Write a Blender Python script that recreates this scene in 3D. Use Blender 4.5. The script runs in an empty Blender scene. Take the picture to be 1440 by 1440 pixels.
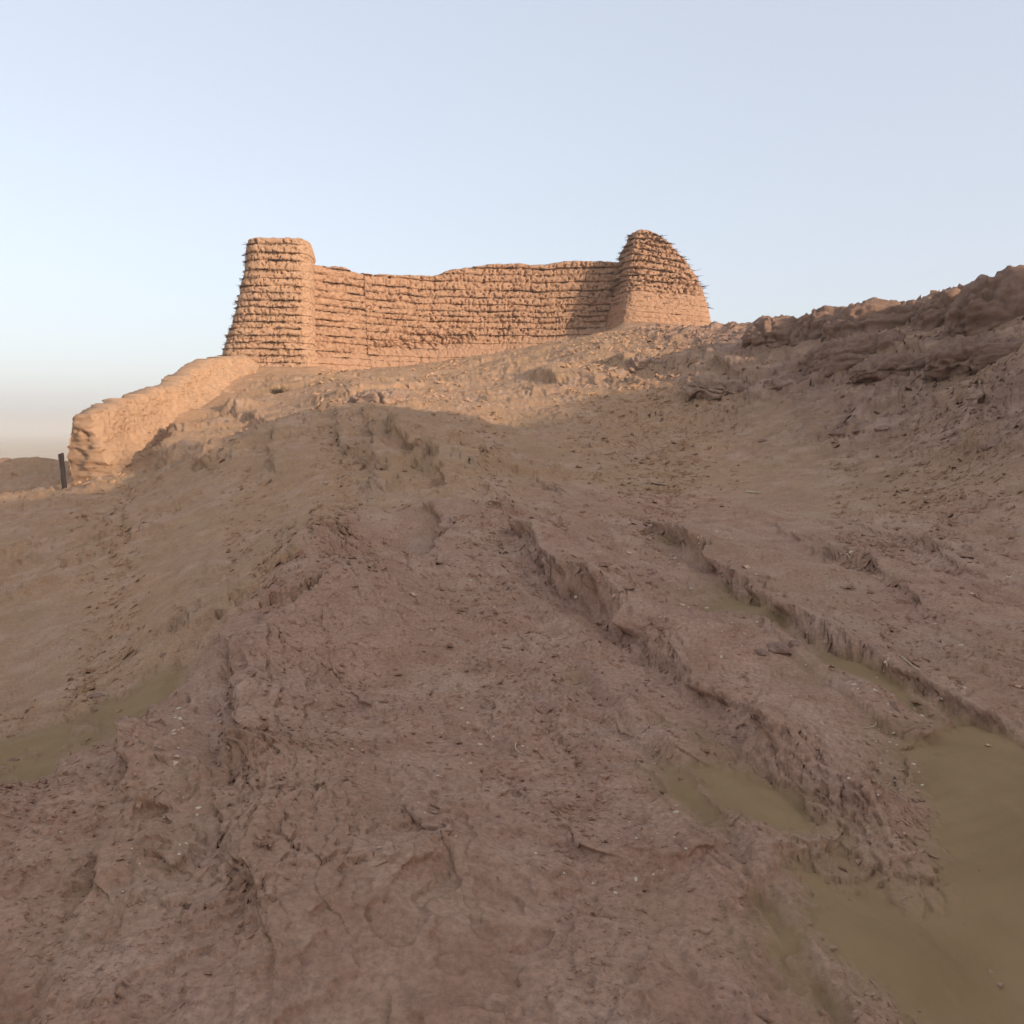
import bpy, math, random
import numpy as np

# ------------------------------------------------------------------ camera
scene = bpy.context.scene
PITCH = math.radians(-5.64)
FPX = 1165.0                      # focal length in pixels of a 1440 wide picture
EYE = 1.65
cam_data = bpy.data.cameras.new('camera')
cam_data.sensor_width = 36.0
cam_data.lens = 36.0 * FPX / 1440.0
cam_data.clip_start = 0.05
cam_data.clip_end = 30000.0
cam = bpy.data.objects.new('camera', cam_data)
cam.location = (0, 0, EYE)
cam.rotation_euler = (math.radians(90) + PITCH, 0, 0)
scene.collection.objects.link(cam)
scene.camera = cam

# ------------------------------------------------------------------ sky and sun
SUN_AZ = math.radians(130)        # clockwise from +Y: behind the camera, to the right
SUN_EL = math.radians(13)
SUN_DIR = np.array([math.sin(SUN_AZ) * math.cos(SUN_EL), math.cos(SUN_AZ) * math.cos(SUN_EL), math.sin(SUN_EL)])
world = bpy.data.worlds.new('World')
scene.world = world
world.use_nodes = True
wn = world.node_tree
bg = wn.nodes['Background']
sky = wn.nodes.new('ShaderNodeTexSky')
sky.sky_type = 'NISHITA'
sky.sun_disc = False
sky.sun_elevation = SUN_EL
sky.sun_rotation = SUN_AZ
sky.air_density = 1.0
sky.dust_density = 2.2
sky.ozone_density = 1.2
hsv = wn.nodes.new('ShaderNodeHueSaturation')
hsv.inputs['Saturation'].default_value = 0.62
veil = wn.nodes.new('ShaderNodeMix'); veil.data_type = 'RGBA'     # dusty air: an even pale veil over the whole sky
veil.inputs[0].default_value = 0.58
veil.inputs[7].default_value = (2.62, 2.82, 3.30, 1)
wn.links.new(sky.outputs[0], hsv.inputs['Color'])
wn.links.new(hsv.outputs[0], veil.inputs[6])
wn.links.new(veil.outputs[2], bg.inputs[0])
bg.inputs[1].default_value = 0.13
sun_data = bpy.data.lights.new('sun', 'SUN')
sun_data.energy = 2.1
sun_data.angle = math.radians(1.0)
sun_data.color = (1.0, 0.80, 0.61)
sun = bpy.data.objects.new('sun', sun_data)
from mathutils import Vector
sun.rotation_euler = Vector(tuple(SUN_DIR)).to_track_quat('Z', 'Y').to_euler()
sun.location = (30, -25, 40)
scene.collection.objects.link(sun)
scene.view_settings.view_transform = 'Standard'
scene.view_settings.look = 'None'
scene.view_settings.exposure = 1.12
scene.view_settings.gamma = 1.0
scene.view_settings.use_curve_mapping = False
scene.cycles.max_bounces = 5
scene.cycles.volume_bounces = 1

# ------------------------------------------------------------------ helpers
COL = scene.collection
rng = np.random.default_rng(7)
random.seed(11)


def sstep(a, b, x):
    t = np.clip((x - a) / (b - a), 0.0, 1.0)
    return t * t * (3 - 2 * t)


_perm = np.random.default_rng(3).permutation(256).astype(np.int64)
_perm = np.concatenate([_perm, _perm])
_ga = np.random.default_rng(4).uniform(0, 2 * np.pi, 256)
_gx, _gy = np.cos(_ga).astype(np.float32), np.sin(_ga).astype(np.float32)
_g3 = np.random.default_rng(5).normal(size=(256, 3))
_g3 /= np.linalg.norm(_g3, axis=1)[:, None]
_g3 = _g3.astype(np.float32)


def n2(x, y, seed=0):
    x = np.asarray(x, np.float64) + seed * 17.31
    y = np.asarray(y, np.float64) + seed * 9.77
    xi = np.floor(x); yi = np.floor(y)
    fx = (x - xi).astype(np.float32); fy = (y - yi).astype(np.float32)
    X = xi.astype(np.int64) & 255; Y = yi.astype(np.int64) & 255
    u = fx * fx * fx * (fx * (fx * 6 - 15) + 10)
    v = fy * fy * fy * (fy * (fy * 6 - 15) + 10)
    X1 = (X + 1) & 255; Y1 = (Y + 1) & 255
    def g(a, b, dx, dy):
        h = _perm[_perm[a] + b]
        return _gx[h] * dx + _gy[h] * dy
    a = g(X, Y, fx, fy); b = g(X1, Y, fx - 1, fy)
    c = g(X, Y1, fx, fy - 1); d = g(X1, Y1, fx - 1, fy - 1)
    return 1.5 * (a + u * (b - a) + v * ((c + u * (d - c)) - (a + u * (b - a))))


def fbm2(x, y, octv=4, seed=0, gain=0.5, lac=2.03):
    s = 0; a = 1.0; t = 0; f = 1.0
    for i in range(octv):
        s = s + a * n2(x * f, y * f, seed + i * 5)
        t += a; a *= gain; f *= lac
    return s / t


def ridged2(x, y, octv=4, seed=0, gain=0.5):
    s = 0; a = 1.0; t = 0; f = 1.0
    for i in range(octv):
        s = s + a * (1 - 2 * np.abs(n2(x * f, y * f, seed + i * 5)))
        t += a; a *= gain; f *= 2.03
    return s / t


def n3(p, seed=0):
    p = np.asarray(p, np.float64) + seed * 13.7
    pi_ = np.floor(p)
    f = (p - pi_).astype(np.float32)
    I = pi_.astype(np.int64) & 255
    w = f * f * f * (f * (f * 6 - 15) + 10)
    out = 0
    for dx in (0, 1):
        wx = w[..., 0] if dx else 1 - w[..., 0]
        for dy in (0, 1):
            wy = w[..., 1] if dy else 1 - w[..., 1]
            for dz in (0, 1):
                wz = w[..., 2] if dz else 1 - w[..., 2]
                h = _perm[_perm[_perm[(I[..., 0] + dx) & 255] + ((I[..., 1] + dy) & 255)] + ((I[..., 2] + dz) & 255)]
                gr = _g3[h]
                out = out + wx * wy * wz * (gr[..., 0] * (f[..., 0] - dx) + gr[..., 1] * (f[..., 1] - dy) + gr[..., 2] * (f[..., 2] - dz))
    return 1.5 * out


def fbm3(p, octv=3, seed=0, gain=0.5):
    s = 0; a = 1.0; t = 0; f = 1.0
    for i in range(octv):
        s = s + a * n3(p * f, seed + i * 5)
        t += a; a *= gain; f *= 2.03
    return s / t


def worley(x, y, seed=0):
    """F1, F2 and a random number of the nearest cell"""
    xi = np.floor(x).astype(np.int64); yi = np.floor(y).astype(np.int64)
    f1 = np.full(x.shape, 9.0, np.float32); f2 = f1.copy(); cid = np.zeros(x.shape, np.float32)
    dxn = np.zeros(x.shape, np.float32); dyn = np.zeros(x.shape, np.float32)
    for i in (-1, 0, 1):
        for j in (-1, 0, 1):
            cx = xi + i; cy = yi + j
            h = _perm[_perm[(cx + seed * 7) & 255] + (cy & 255)]
            h2 = _perm[(h + 91) & 255]; h3 = _perm[(h + 37) & 255]
            dx = (x - cx - (0.1 + 0.8 * h / 255.0)).astype(np.float32)
            dy = (y - cy - (0.1 + 0.8 * h2 / 255.0)).astype(np.float32)
            d = np.sqrt(dx * dx + dy * dy)
            near = d < f1
            f2 = np.where(near, f1, np.minimum(f2, d))
            f1 = np.where(near, d, f1)
            cid = np.where(near, h3 / 255.0, cid)
            dxn = np.where(near, dx, dxn); dyn = np.where(near, dy, dyn)
    return f1, f2, cid, dxn, dyn


def terrace(v, sharp=0.25):
    """flat treads with steep risers"""
    f = np.floor(v)
    t = (v - f)
    return f + sstep(1 - sharp, 1.0, t)


def make_mesh(name, verts, faces, smooth=True):
    verts = np.asarray(verts, np.float32)
    me = bpy.data.meshes.new(name)
    me.vertices.add(len(verts))
    me.vertices.foreach_set('co', verts.ravel())
    fl = [np.asarray(f, np.int32) for f in (faces if isinstance(faces, list) else [faces]) if len(f)]
    tot = sum(f.size for f in fl); nf = sum(len(f) for f in fl)
    me.loops.add(tot); me.polygons.add(nf)
    me.loops.foreach_set('vertex_index', np.concatenate([f.ravel() for f in fl]))
    cnt = np.concatenate([np.full(len(f), f.shape[1], np.int32) for f in fl])
    st = np.concatenate([[0], np.cumsum(cnt)[:-1]]).astype(np.int32)
    me.polygons.foreach_set('loop_start', st)
    me.update(calc_edges=True)
    me.polygons.foreach_set('use_smooth', np.full(nf, smooth))
    me.validate()
    return me


def link(name, me, mat=None, parent=None, **props):
    o = bpy.data.objects.new(name, me)
    COL.objects.link(o)
    if mat is not None and me is not None and not me.materials:
        me.materials.append(mat)
    if parent is not None:
        o.parent = parent
    for k, v in props.items():
        o[k] = v
    return o


def grid_faces(nu, nv, wrap=False):
    i, j = np.meshgrid(np.arange(nu if wrap else nu - 1), np.arange(nv - 1), indexing='ij')
    i1 = (i + 1) % nu
    return np.stack([i * nv + j, i1 * nv + j, i1 * nv + j + 1, i * nv + j + 1], -1).reshape(-1, 4)


# ------------------------------------------------------------------ materials
class NT:
    def __init__(self, name):
        self.m = bpy.data.materials.new(name)
        self.m.use_nodes = True
        self.t = self.m.node_tree
        self.t.nodes.clear()
        self.out = self.t.nodes.new('ShaderNodeOutputMaterial')
        self.b = self.t.nodes.new('ShaderNodeBsdfPrincipled')
        self.t.links.new(self.b.outputs[0], self.out.inputs[0])
        self.b.inputs['Specular IOR Level'].default_value = 0.15
        self.b.inputs['Roughness'].default_value = 0.95

    def n(self, typ, **kw):
        nd = self.t.nodes.new(typ)
        for k, v in kw.items():
            setattr(nd, k, v)
        return nd

    def put(self, sock, v):
        if isinstance(v, bpy.types.NodeSocket):
            self.t.links.new(v, sock)
        else:
            sock.default_value = v

    def noise(self, scale, detail=4, rough=0.55, vec=None, dist=0.0):
        nd = self.n('ShaderNodeTexNoise')
        nd.inputs['Scale'].default_value = scale
        nd.inputs['Detail'].default_value = detail
        nd.inputs['Roughness'].default_value = rough
        nd.inputs['Distortion'].default_value = dist
        if vec is not None:
            self.t.links.new(vec, nd.inputs['Vector'])
        return nd.outputs['Fac']

    def pos(self):
        return self.n('ShaderNodeNewGeometry').outputs['Position']

    def attr(self, name):
        return self.n('ShaderNodeAttribute', attribute_name=name).outputs['Fac']

    def ramp(self, fac, a, b):
        nd = self.n('ShaderNodeMapRange')
        nd.interpolation_type = 'SMOOTHSTEP'
        nd.inputs[1].default_value = a; nd.inputs[2].default_value = b
        self.put(nd.inputs[0], fac)
        return nd.outputs[0]

    def mix(self, fac, a, b, mode='MIX'):
        nd = self.n('ShaderNodeMix', data_type='RGBA', blend_type=mode)
        self.put(nd.inputs[0], fac)
        self.put(nd.inputs[6], a if isinstance(a, bpy.types.NodeSocket) else (*a, 1))
        self.put(nd.inputs[7], b if isinstance(b, bpy.types.NodeSocket) else (*b, 1))
        return nd.outputs[2]

    def math(self, op, a, b=0.0):
        nd = self.n('ShaderNodeMath', operation=op)
        self.put(nd.inputs[0], a); self.put(nd.inputs[1], b)
        return nd.outputs[0]

    def bump(self, h, strength, dist):
        nd = self.n('ShaderNodeBump')
        nd.inputs['Strength'].default_value = strength
        nd.inputs['Distance'].default_value = dist
        self.t.links.new(h, nd.inputs['Height'])
        self.t.links.new(nd.outputs[0], self.b.inputs['Normal'])

    def base(self, c):
        self.put(self.b.inputs['Base Color'], c if isinstance(c, bpy.types.NodeSocket) else (*c, 1))
        return self.m


def mat_ground():
    t = NT('clay_and_sand')
    p = t.pos()
    big = t.ramp(t.noise(0.5, 4), 0.35, 0.65)
    t.t.links.new(p, t.t.nodes[-2].inputs['Vector']) if False else None
    nbig = t.ramp(t.noise(0.55, 5, 0.6, p), 0.35, 0.65)
    nmid = t.ramp(t.noise(3.5, 6, 0.65, p), 0.3, 0.7)
    nfin = t.ramp(t.noise(38, 5, 0.7, p), 0.3, 0.7)
    nspk = t.ramp(t.noise(120, 3, 0.6, p), 0.62, 0.74)
    purple = t.mix(nmid, (0.400, 0.219, 0.141), (0.575, 0.350, 0.240))
    purple = t.mix(t.math('MULTIPLY', nbig, 0.45), purple, (0.47, 0.284, 0.199))
    tan = t.mix(nmid, (0.430, 0.248, 0.134), (0.580, 0.358, 0.200))
    tan = t.mix(t.math('MULTIPLY', nbig, 0.4), tan, (0.43, 0.275, 0.155))
    rock = t.mix(t.attr('purple'), tan, purple)
    rock = t.mix(t.math('MULTIPLY', t.attr('dark'), 0.85), rock, t.mix(nmid, (0.205, 0.122, 0.088), (0.315, 0.200, 0.148)))  # 'dark' carries the right slope's shade as a darker rock colour
    pale = t.ramp(t.noise(1.3, 6, 0.62, p), 0.48, 0.68)
    rock = t.mix(t.math('MULTIPLY', pale, 0.45), rock, (0.64, 0.44, 0.32))
    rock = t.mix(t.math('MULTIPLY', nfin, 0.55), rock, (0.19, 0.108, 0.074))
    crust = t.ramp(t.noise(7.0, 8, 0.72, p, 0.6), 0.54, 0.66)
    rock = t.mix(t.math('MULTIPLY', crust, 0.40), rock, (0.20, 0.112, 0.078))
    rock = t.mix(t.math('MULTIPLY', nspk, 0.30), rock, (0.46, 0.36, 0.28))
    sand = t.mix(t.ramp(t.noise(2.2, 4, 0.5, p), 0.3, 0.7), (0.258, 0.164, 0.079), (0.305, 0.198, 0.098))
    sand = t.mix(t.math('MULTIPLY', t.ramp(t.noise(260, 2, 0.5, p), 0.4, 0.7), 0.25), sand, (0.2, 0.15, 0.09))
    c = t.mix(t.attr('sand'), rock, sand)
    plain = t.mix(t.ramp(t.noise(0.02, 5, 0.6, p), 0.35, 0.65), (0.44, 0.33, 0.215), (0.52, 0.40, 0.27))
    c = t.mix(t.attr('plain'), c, plain)
    t.base(c)
    h = t.math('ADD', t.math('MULTIPLY', t.noise(55, 6, 0.7, p), 1.0), t.math('MULTIPLY', t.noise(13, 5, 0.6, p), 1.2))
    rockness = t.math('SUBTRACT', 1.0, t.math('MULTIPLY', t.attr('sand'), 0.85))
    t.bump(t.math('MULTIPLY', h, rockness), 0.6, 0.03)
    t.b.inputs['Roughness'].default_value = 1.0
    return t.m


def mat_mud(name, c0, c1, c2, scale=1.0):
    t = NT(name)
    p = t.pos()
    nbig = t.ramp(t.noise(0.5 * scale, 5, 0.6, p), 0.35, 0.65)
    nmid = t.ramp(t.noise(4 * scale, 6, 0.65, p), 0.3, 0.7)
    nfin = t.ramp(t.noise(26 * scale, 5, 0.7, p), 0.35, 0.75)
    c = t.mix(nmid, c0, c1)
    c = t.mix(t.math('MULTIPLY', nbig, 0.5), c, c2)
    c = t.mix(t.math('MULTIPLY', nfin, 0.35), c, tuple(v * 0.72 for v in c0))
    t.base(c)
    h = t.math('ADD', t.noise(14 * scale, 6, 0.7, p), t.noise(45 * scale, 4, 0.7, p))
    t.bump(h, 0.7, 0.05)
    return t.m


def mat_plain(name, c0, c1, scale, rough=0.9, bump=0.3, dist=0.004):
    t = NT(name)
    tc = t.n('ShaderNodeTexCoord').outputs['Object']
    n = t.ramp(t.noise(scale, 5, 0.65, tc), 0.3, 0.7)
    t.base(t.mix(n, c0, c1))
    t.b.inputs['Roughness'].default_value = rough
    t.bump(t.noise(scale * 3, 4, 0.6, tc), bump, dist)
    return t.m


M_GROUND = mat_ground()
M_MUD = mat_mud('mud_course', (0.425, 0.252, 0.155), (0.55, 0.346, 0.218), (0.47, 0.298, 0.198))
M_MUDR = mat_mud('red_mud_course', (0.375, 0.215, 0.134), (0.49, 0.296, 0.184), (0.425, 0.256, 0.164))
M_PLASTER = mat_mud('mud_plaster', (0.44, 0.265, 0.158), (0.54, 0.340, 0.208), (0.47, 0.295, 0.185))
M_REED = mat_plain('reed', (0.055, 0.026, 0.014), (0.16, 0.09, 0.052), 3.0)  # brown reeds, coloured darker still to stand in for shade in the joints
M_POST = mat_plain('weathered_dark_wood', (0.028, 0.022, 0.02), (0.06, 0.047, 0.042), 9.0)
M_LEAF = mat_plain('dry_leaf', (0.58, 0.36, 0.24), (0.74, 0.54, 0.40), 25.0)
M_CHIP = mat_plain('pale_stone', (0.48, 0.36, 0.26), (0.66, 0.54, 0.42), 30.0)
M_CLOD = mat_plain('dark_clod', (0.20, 0.118, 0.085), (0.33, 0.205, 0.15), 22.0, bump=0.8, dist=0.01)
M_ROCKL = mat_plain('tan_rock', (0.26, 0.165, 0.115), (0.40, 0.27, 0.19), 6.0, bump=0.8, dist=0.04)
M_STRAW = mat_plain('dry_straw', (0.44, 0.34, 0.20), (0.56, 0.45, 0.29), 12.0)
M_SCRUB = mat_plain('dead_scrub', (0.06, 0.04, 0.025), (0.12, 0.08, 0.05), 8.0)

# ------------------------------------------------------------------ terrain
SP, CP = math.sin(PITCH), math.cos(PITCH)


def pix_dir(px, py):
    xc = (px - 720.0) / FPX
    v = (720.0 - py) / FPX
    return np.array([xc, CP - v * SP, SP + v * CP])


def at_depth(px, py, d):
    """the point seen at a place of the picture, d metres ahead of the camera"""
    k = pix_dir(px, py)
    return np.array([0, 0, EYE]) + k * (d / k[1])


# surveyed profile of the hill: what lies how far along each line of sight
SURVEY = {
    0: [(1440, 2.25), (1270, 2.8), (1115, 3.9), (1060, 6.6), (1000, 8.6), (900, 11.8), (842, 14.6), (825, 16), (760, 19.5), (705, 25)],
    150: [(1440, 2.2), (1250, 2.85), (1045, 4.5), (1000, 7.4), (930, 9.4), (850, 12.5), (775, 16.4), (755, 18), (715, 22.5), (668, 27.5)],
    300: [(1440, 2.2), (1200, 3.1), (1000, 4.9), (908, 6.4), (870, 8.6), (800, 11.5), (720, 16.5), (650, 23), (600, 31.5), (575, 36)],
    450: [(1440, 2.15), (1150, 3.35), (950, 5.4), (822, 8.2), (770, 9.6), (748, 10.4), (728, 12.6), (650, 18.6), (600, 24), (579, 27), (558, 33), (527, 41.5)],
    370: [(1440, 2.15), (1150, 3.3), (1000, 4.9), (848, 7.5), (836, 9.0), (810, 9.9), (795, 11.4), (720, 15.8), (650, 20.5), (612, 24.5), (590, 33)],
    520: [(1440, 2.15), (1150, 3.35), (950, 5.45), (805, 8.8), (790, 10.1), (760, 11.0), (724, 12.1), (712, 14.2), (640, 19.2), (568, 27)],
    600: [(1440, 2.15), (1150, 3.35), (950, 5.5), (803, 9.0), (760, 10.7), (708, 12.6), (692, 14.6), (640, 19), (575, 26.5), (545, 35), (511, 46)],
    750: [(1440, 2.15), (1150, 3.4), (950, 5.5), (800, 8.6), (744, 10.4), (733, 12.0), (685, 15.2), (672, 17), (600, 25), (545, 33), (520, 37), (488, 46)],
    900: [(1440, 2.15), (1150, 3.4), (950, 5.4), (800, 8.6), (740, 11.0), (714, 14), (650, 19), (580, 26), (530, 32), (500, 36), (460, 45)],
    1050: [(1440, 2.2), (1150, 3.4), (950, 5.4), (800, 8.6), (735, 11.5), (690, 15.3), (620, 20.5), (560, 25), (510, 29), (468, 36), (458, 39)],
    1200: [(1440, 2.25), (1150, 3.45), (950, 5.4), (800, 8.6), (740, 10.8), (680, 14.4), (600, 19), (540, 22.5), (490, 26), (458, 30.5), (446, 33.5)],
    1350: [(1440, 2.3), (1150, 3.5), (950, 5.3), (800, 8.3), (740, 10.2), (660, 13.2), (600, 15.6), (540, 18.5), (480, 22), (442, 26.0), (430, 27.6)],
    1440: [(1440, 2.35), (1150, 3.6), (950, 5.2), (800, 8.0), (750, 9.3), (650, 11.8), (560, 15), (490, 18.6), (438, 21.8), (402, 24)],
}
pts = []
for px, rows in SURVEY.items():
    for py, d in rows:
        pts.append(at_depth(px, py, d))
def hid(px, d, z):                 # ground that the picture does not show
    pts.append(np.array([(px - 720.0) / FPX * d, d, z]))
for px, d, z in [
    (0, 4.9, -0.75), (150, 5.6, -0.60), (300, 7.4, -0.62), (450, 11.4, 0.22), (750, 11.2, 0.30), (600, 9.7, 0.02), (450, 8.9, -0.14), (520, 9.5, -0.16), (520, 13.0, 0.16), (370, 8.2, -0.38), (600, 13.6, 0.34), (450, 11.4, 0.15),
    (900, 12.4, 0.24),
    (0, 28, -0.5), (0, 33, -1.0), (0, 46, -2.0), (0, 55, -4.0), (0, 70, -8.0),
    (0, 38, 0.30), (50, 38, 0.47), (90, 38, 0.2), (-70, 38, 0.0), (50, 33.5, -0.7), (50, 43, -0.8), (120, 33, -0.9), (120, 42, -1.0), (150, 52, -3.5), (170, 70, -8),
    (450, 30, 2.2), (300, 27, 0.85), (300, 42, 4.0), (260, 50, 2.0),
    (390, 52, 3.0), (450, 60, 0.0), (600, 54, 4.5), (600, 68, -2), (750, 54, 5.5), (750, 68, -1), (900, 53, 6.6), (900, 66, 0),
    (1050, 46, 6.6), (1050, 60, 1), (1200, 40, 6.6), (1200, 56, 2), (1350, 34, 6.2), (1350, 50, 2), (1440, 30, 6.2), (1440, 46, 2),
    (-150, 2.6, 0), (-150, 4.2, -0.2), (-150, 6.5, -1.1), (-150, 10, -1.7), (-150, 16, -1.9), (-150, 25, -1.2), (-150, 34, -3), (-150, 60, -8),
    (-700, 3, -0.3), (-700, 8, -1.9), (-700, 20, -3.5), (-700, 40, -9), (-700, 4.8, -0.9),
    (1600, 3.2, 0.06), (1600, 6, 0.2), (1600, 9, 0.75), (1600, 13, 2.1), (1600, 18, 4.2), (1600, 23, 6.5), (1600, 34, 4), (1600, 48, 0),
    (2000, 4, .1), (2000, 7, .6), (2000, 10, 2.4), (2000, 16, 6.4), (2000, 24, 7), (2000, 40, 1),
]:
    hid(px, d, z)
for ang in range(75, 300, 25):     # all round behind the camera
    a = math.radians(ang)
    for r in (1.5, 6, 15, 35, 65):
        right = 0.5 + 0.5 * math.cos(math.radians(ang - 110))
        z = (0.0, 0.3, 1.5, 1.0, -6.0)[(1.5, 6, 15, 35, 65).index(r)] * right + (0, -0.7, -2.5, -6, -9)[(1.5, 6, 15, 35, 65).index(r)] * (1 - right)
        pts.append(np.array([math.sin(a) * r, math.cos(a) * r, z]))
for ang in range(-180, 180, 30):
    a = math.radians(ang)
    pts.append(np.array([math.sin(a) * 0.6, math.cos(a) * 0.6, 0.0]))
P = np.array(pts)


def polar(x, y):
    return np.arctan2(x, y) * 3.2, np.log(np.hypot(x, y)) * 1.6


pu, pv = polar(P[:, 0], P[:, 1])
pw = (P[:, 2] - EYE) / np.hypot(P[:, 0], P[:, 1])
# copies across the back so that the seam behind the camera closes
for k in (1, -1):
    m = np.abs(pu) > 5.0
    m &= (pu * k < 0)
    nu_ = pu[m] + k * 2 * np.pi * 3.2
    if k == 1:
        eu, ev, ew = nu_, pv[m], pw[m]
    else:
        eu, ev, ew = np.concatenate([eu, nu_]), np.concatenate([ev, pv[m]]), np.concatenate([ew, pw[m]])
pu = np.concatenate([pu, eu]); pv = np.concatenate([pv, ev]); pw = np.concatenate([pw, ew])


def tps(r2):
    return np.where(r2 > 1e-12, 0.5 * r2 * np.log(np.maximum(r2, 1e-12)), 0.0)


npt = len(pu)
Kp = tps((pu[:, None] - pu) ** 2 + (pv[:, None] - pv) ** 2) + np.eye(npt) * 2e-4
Q = np.stack([np.ones(npt), pu, pv], 1)
A_ = np.block([[Kp, Q], [Q.T, np.zeros((3, 3))]])
sol = np.linalg.solve(A_, np.concatenate([pw, np.zeros(3)]))


def base_w(u, v):
    out = np.zeros(u.shape)
    for i in range(npt):
        out += sol[i] * tps((u - pu[i]) ** 2 + (v - pv[i]) ** 2)
    return out + sol[npt] + sol[npt + 1] * u + sol[npt + 2] * v


# the sheet: rings and rays round the place of the camera, dense where it looks
rr = [0.25, 0.5, 0.8, 1.1, 1.4, 1.65, 1.85]
while rr[-1] < 56:
    d = rr[-1]
    rr.append(d + min(d * d / 1150.0, 0.0062 * d))
while rr[-1] < 12000:
    rr.append(rr[-1] * 1.03)
RR = np.array(rr)
half = math.radians(34.0)
fine = np.linspace(-half, half, 870)
coarse = np.radians(np.concatenate([np.linspace(34.6, 52, 20), np.linspace(54, 180, 43)]))
AZ = np.concatenate([-coarse[::-1][1:], fine, coarse])
AZ = AZ[AZ < math.pi - 1e-6]
AZ = np.concatenate([[-math.pi], AZ[AZ > -math.pi + 1e-6]])
NA, NR = len(AZ), len(RR)
AG, RG = np.meshgrid(AZ, RR, indexing='ij')
GX = np.sin(AG) * RG; GY = np.cos(AG) * RG

si = np.unique(np.concatenate([np.arange(0, NA, 5), [NA - 1]])); sj = np.unique(np.concatenate([np.arange(0, NR, 5), [NR - 1]]))
cu, cv = polar(GX[np.ix_(si, sj)], GY[np.ix_(si, sj)])
cv_c = np.minimum(cv, math.log(72) * 1.6)
cw = base_w(cu, cv_c)
t1 = np.empty((len(si), NR)); 
for i in range(len(si)):
    t1[i] = np.interp(np.arange(NR), sj, cw[i])
BW = np.empty((NA, NR))
for j in range(NR):
    BW[:, j] = np.interp(np.arange(NA), si, t1[:, j])
ZB = EYE + BW * RG
PLAIN_Z = -16.0
far = sstep(48, 105, RG)
ZB = ZB * (1 - far) + PLAIN_Z * far
ZB = np.maximum(ZB, PLAIN_Z - 0.0)


def lookup(F, x, y):
    """value of a grid field at places on the ground"""
    a = np.interp(np.arctan2(x, y), AZ, np.arange(NA))
    r = np.interp(np.hypot(x, y), RR, np.arange(NR))
    i = np.clip(np.floor(a).astype(int), 0, NA - 2); j = np.clip(np.floor(r).astype(int), 0, NR - 2)
    fa = a - i; fr = r - j
    return (F[i, j] * (1 - fa) + F[i + 1, j] * fa) * (1 - fr) + (F[i, j + 1] * (1 - fa) + F[i + 1, j + 1] * fa) * fr


def on_ground(px, py, F):
    """where a line of sight meets the ground"""
    k = pix_dir(px, py)
    kk = k / math.hypot(k[0], k[1])
    zr = EYE + kk[2] * RR
    zg = lookup(F, kk[0] * RR, kk[1] * RR)
    hit = np.nonzero((zg >= zr) & (RR > 1.5))[0]
    j = hit[0] if len(hit) else np.argmin(np.abs(zg - zr)[RR < 50])
    r = RR[j]
    if j > 0 and len(hit):
        a0 = zr[j - 1] - zg[j - 1]; a1 = zr[j] - zg[j]
        if a0 > 0:
            r = RR[j - 1] + (RR[j] - RR[j - 1]) * a0 / (a0 - a1)
    return np.array([kk[0] * r, kk[1] * r, float(lookup(F, kk[0] * np.array([r]), kk[1] * np.array([r]))[0])])


# --- the shading hill to the right and behind: its crest follows the edge of its shadow on the slope
sh = SUN_DIR[:2] / np.linalg.norm(SUN_DIR[:2]); tanel = math.tan(SUN_EL)
CREST = np.array([(15.2, 23.5), (18.5, 19.5), (22.5, 14), (25.5, 7), (27, 0), (27, -8), (24.5, -16), (20, -24), (12, -32), (0, -38)], float)
seg = np.linalg.norm(np.diff(CREST, axis=0), axis=1); carc = np.concatenate([[0], np.cumsum(seg)])
EDGE = [(112, 666), (150, 655), (480, 606), (540, 612), (620, 612), (700, 602), (780, 585), (860, 556), (930, 524), (985, 492), (1035, 470)]
ks, kz = [], []
for px, py in EDGE:
    p = np.array([-22.5, 38.0, 0.7]) if px == 40 else on_ground(px, py, ZB)
    best = None
    for i in range(len(seg)):
        a = CREST[i]; b = CREST[i + 1] - a
        Mx = np.array([[sh[0], -b[0]], [sh[1], -b[1]]])
        t, s = np.linalg.solve(Mx, a - p[:2])
        if 0 <= s <= 1 and t > 0:
            best = (carc[i] + s * seg[i], p[2] + t * tanel)
    if best:
        ks.append(best[0]); kz.append(best[1])
o_ = np.argsort(ks); ks = np.array(ks)[o_]; kz = np.array(kz)[o_]
print('shadow crest', np.round(ks, 1), np.round(kz, 1))
sub = (np.hypot(GX - 22, GY - 0) < 62) & (RG < 70)
sx, sy = GX[sub], GY[sub]
bd = np.full(sx.shape, 1e9); bs = np.zeros(sx.shape)
for i in range(len(seg)):
    a = CREST[i]; b = CREST[i + 1] - a
    t = np.clip(((sx - a[0]) * b[0] + (sy - a[1]) * b[1]) / (b @ b), 0, 1)
    dd = np.hypot(sx - a[0] - t * b[0], sy - a[1] - t * b[1])
    m = dd < bd
    bd[m] = dd[m]; bs[m] = carc[i] + t[m] * seg[i]
ke = np.concatenate([[0], ks, [ks[-1] + 9, ks[-1] + 20, carc[-1] + 1]])
kze = np.concatenate([[5.2], kz, [kz[-1] + 1.5, kz[-1] - 1.8, 2.5]])
hz = np.interp(bs, ke, kze) + 0.35 - 0.62 * np.sqrt(bd ** 2 + 0.4) + 0.55 * fbm2(sx / 2.6, sy / 2.6, 4, 40)
kk = 0.8
zb = ZB[sub]
mx = np.maximum(zb, hz) 
inframe = (np.abs(np.arctan2(sx, sy)) < math.radians(31.9)) & (sy > 0)
ZB[sub] = np.where(inframe & (hz - zb < 1.5), np.maximum(zb, np.minimum(hz, zb + 0.0)), mx)

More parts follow.
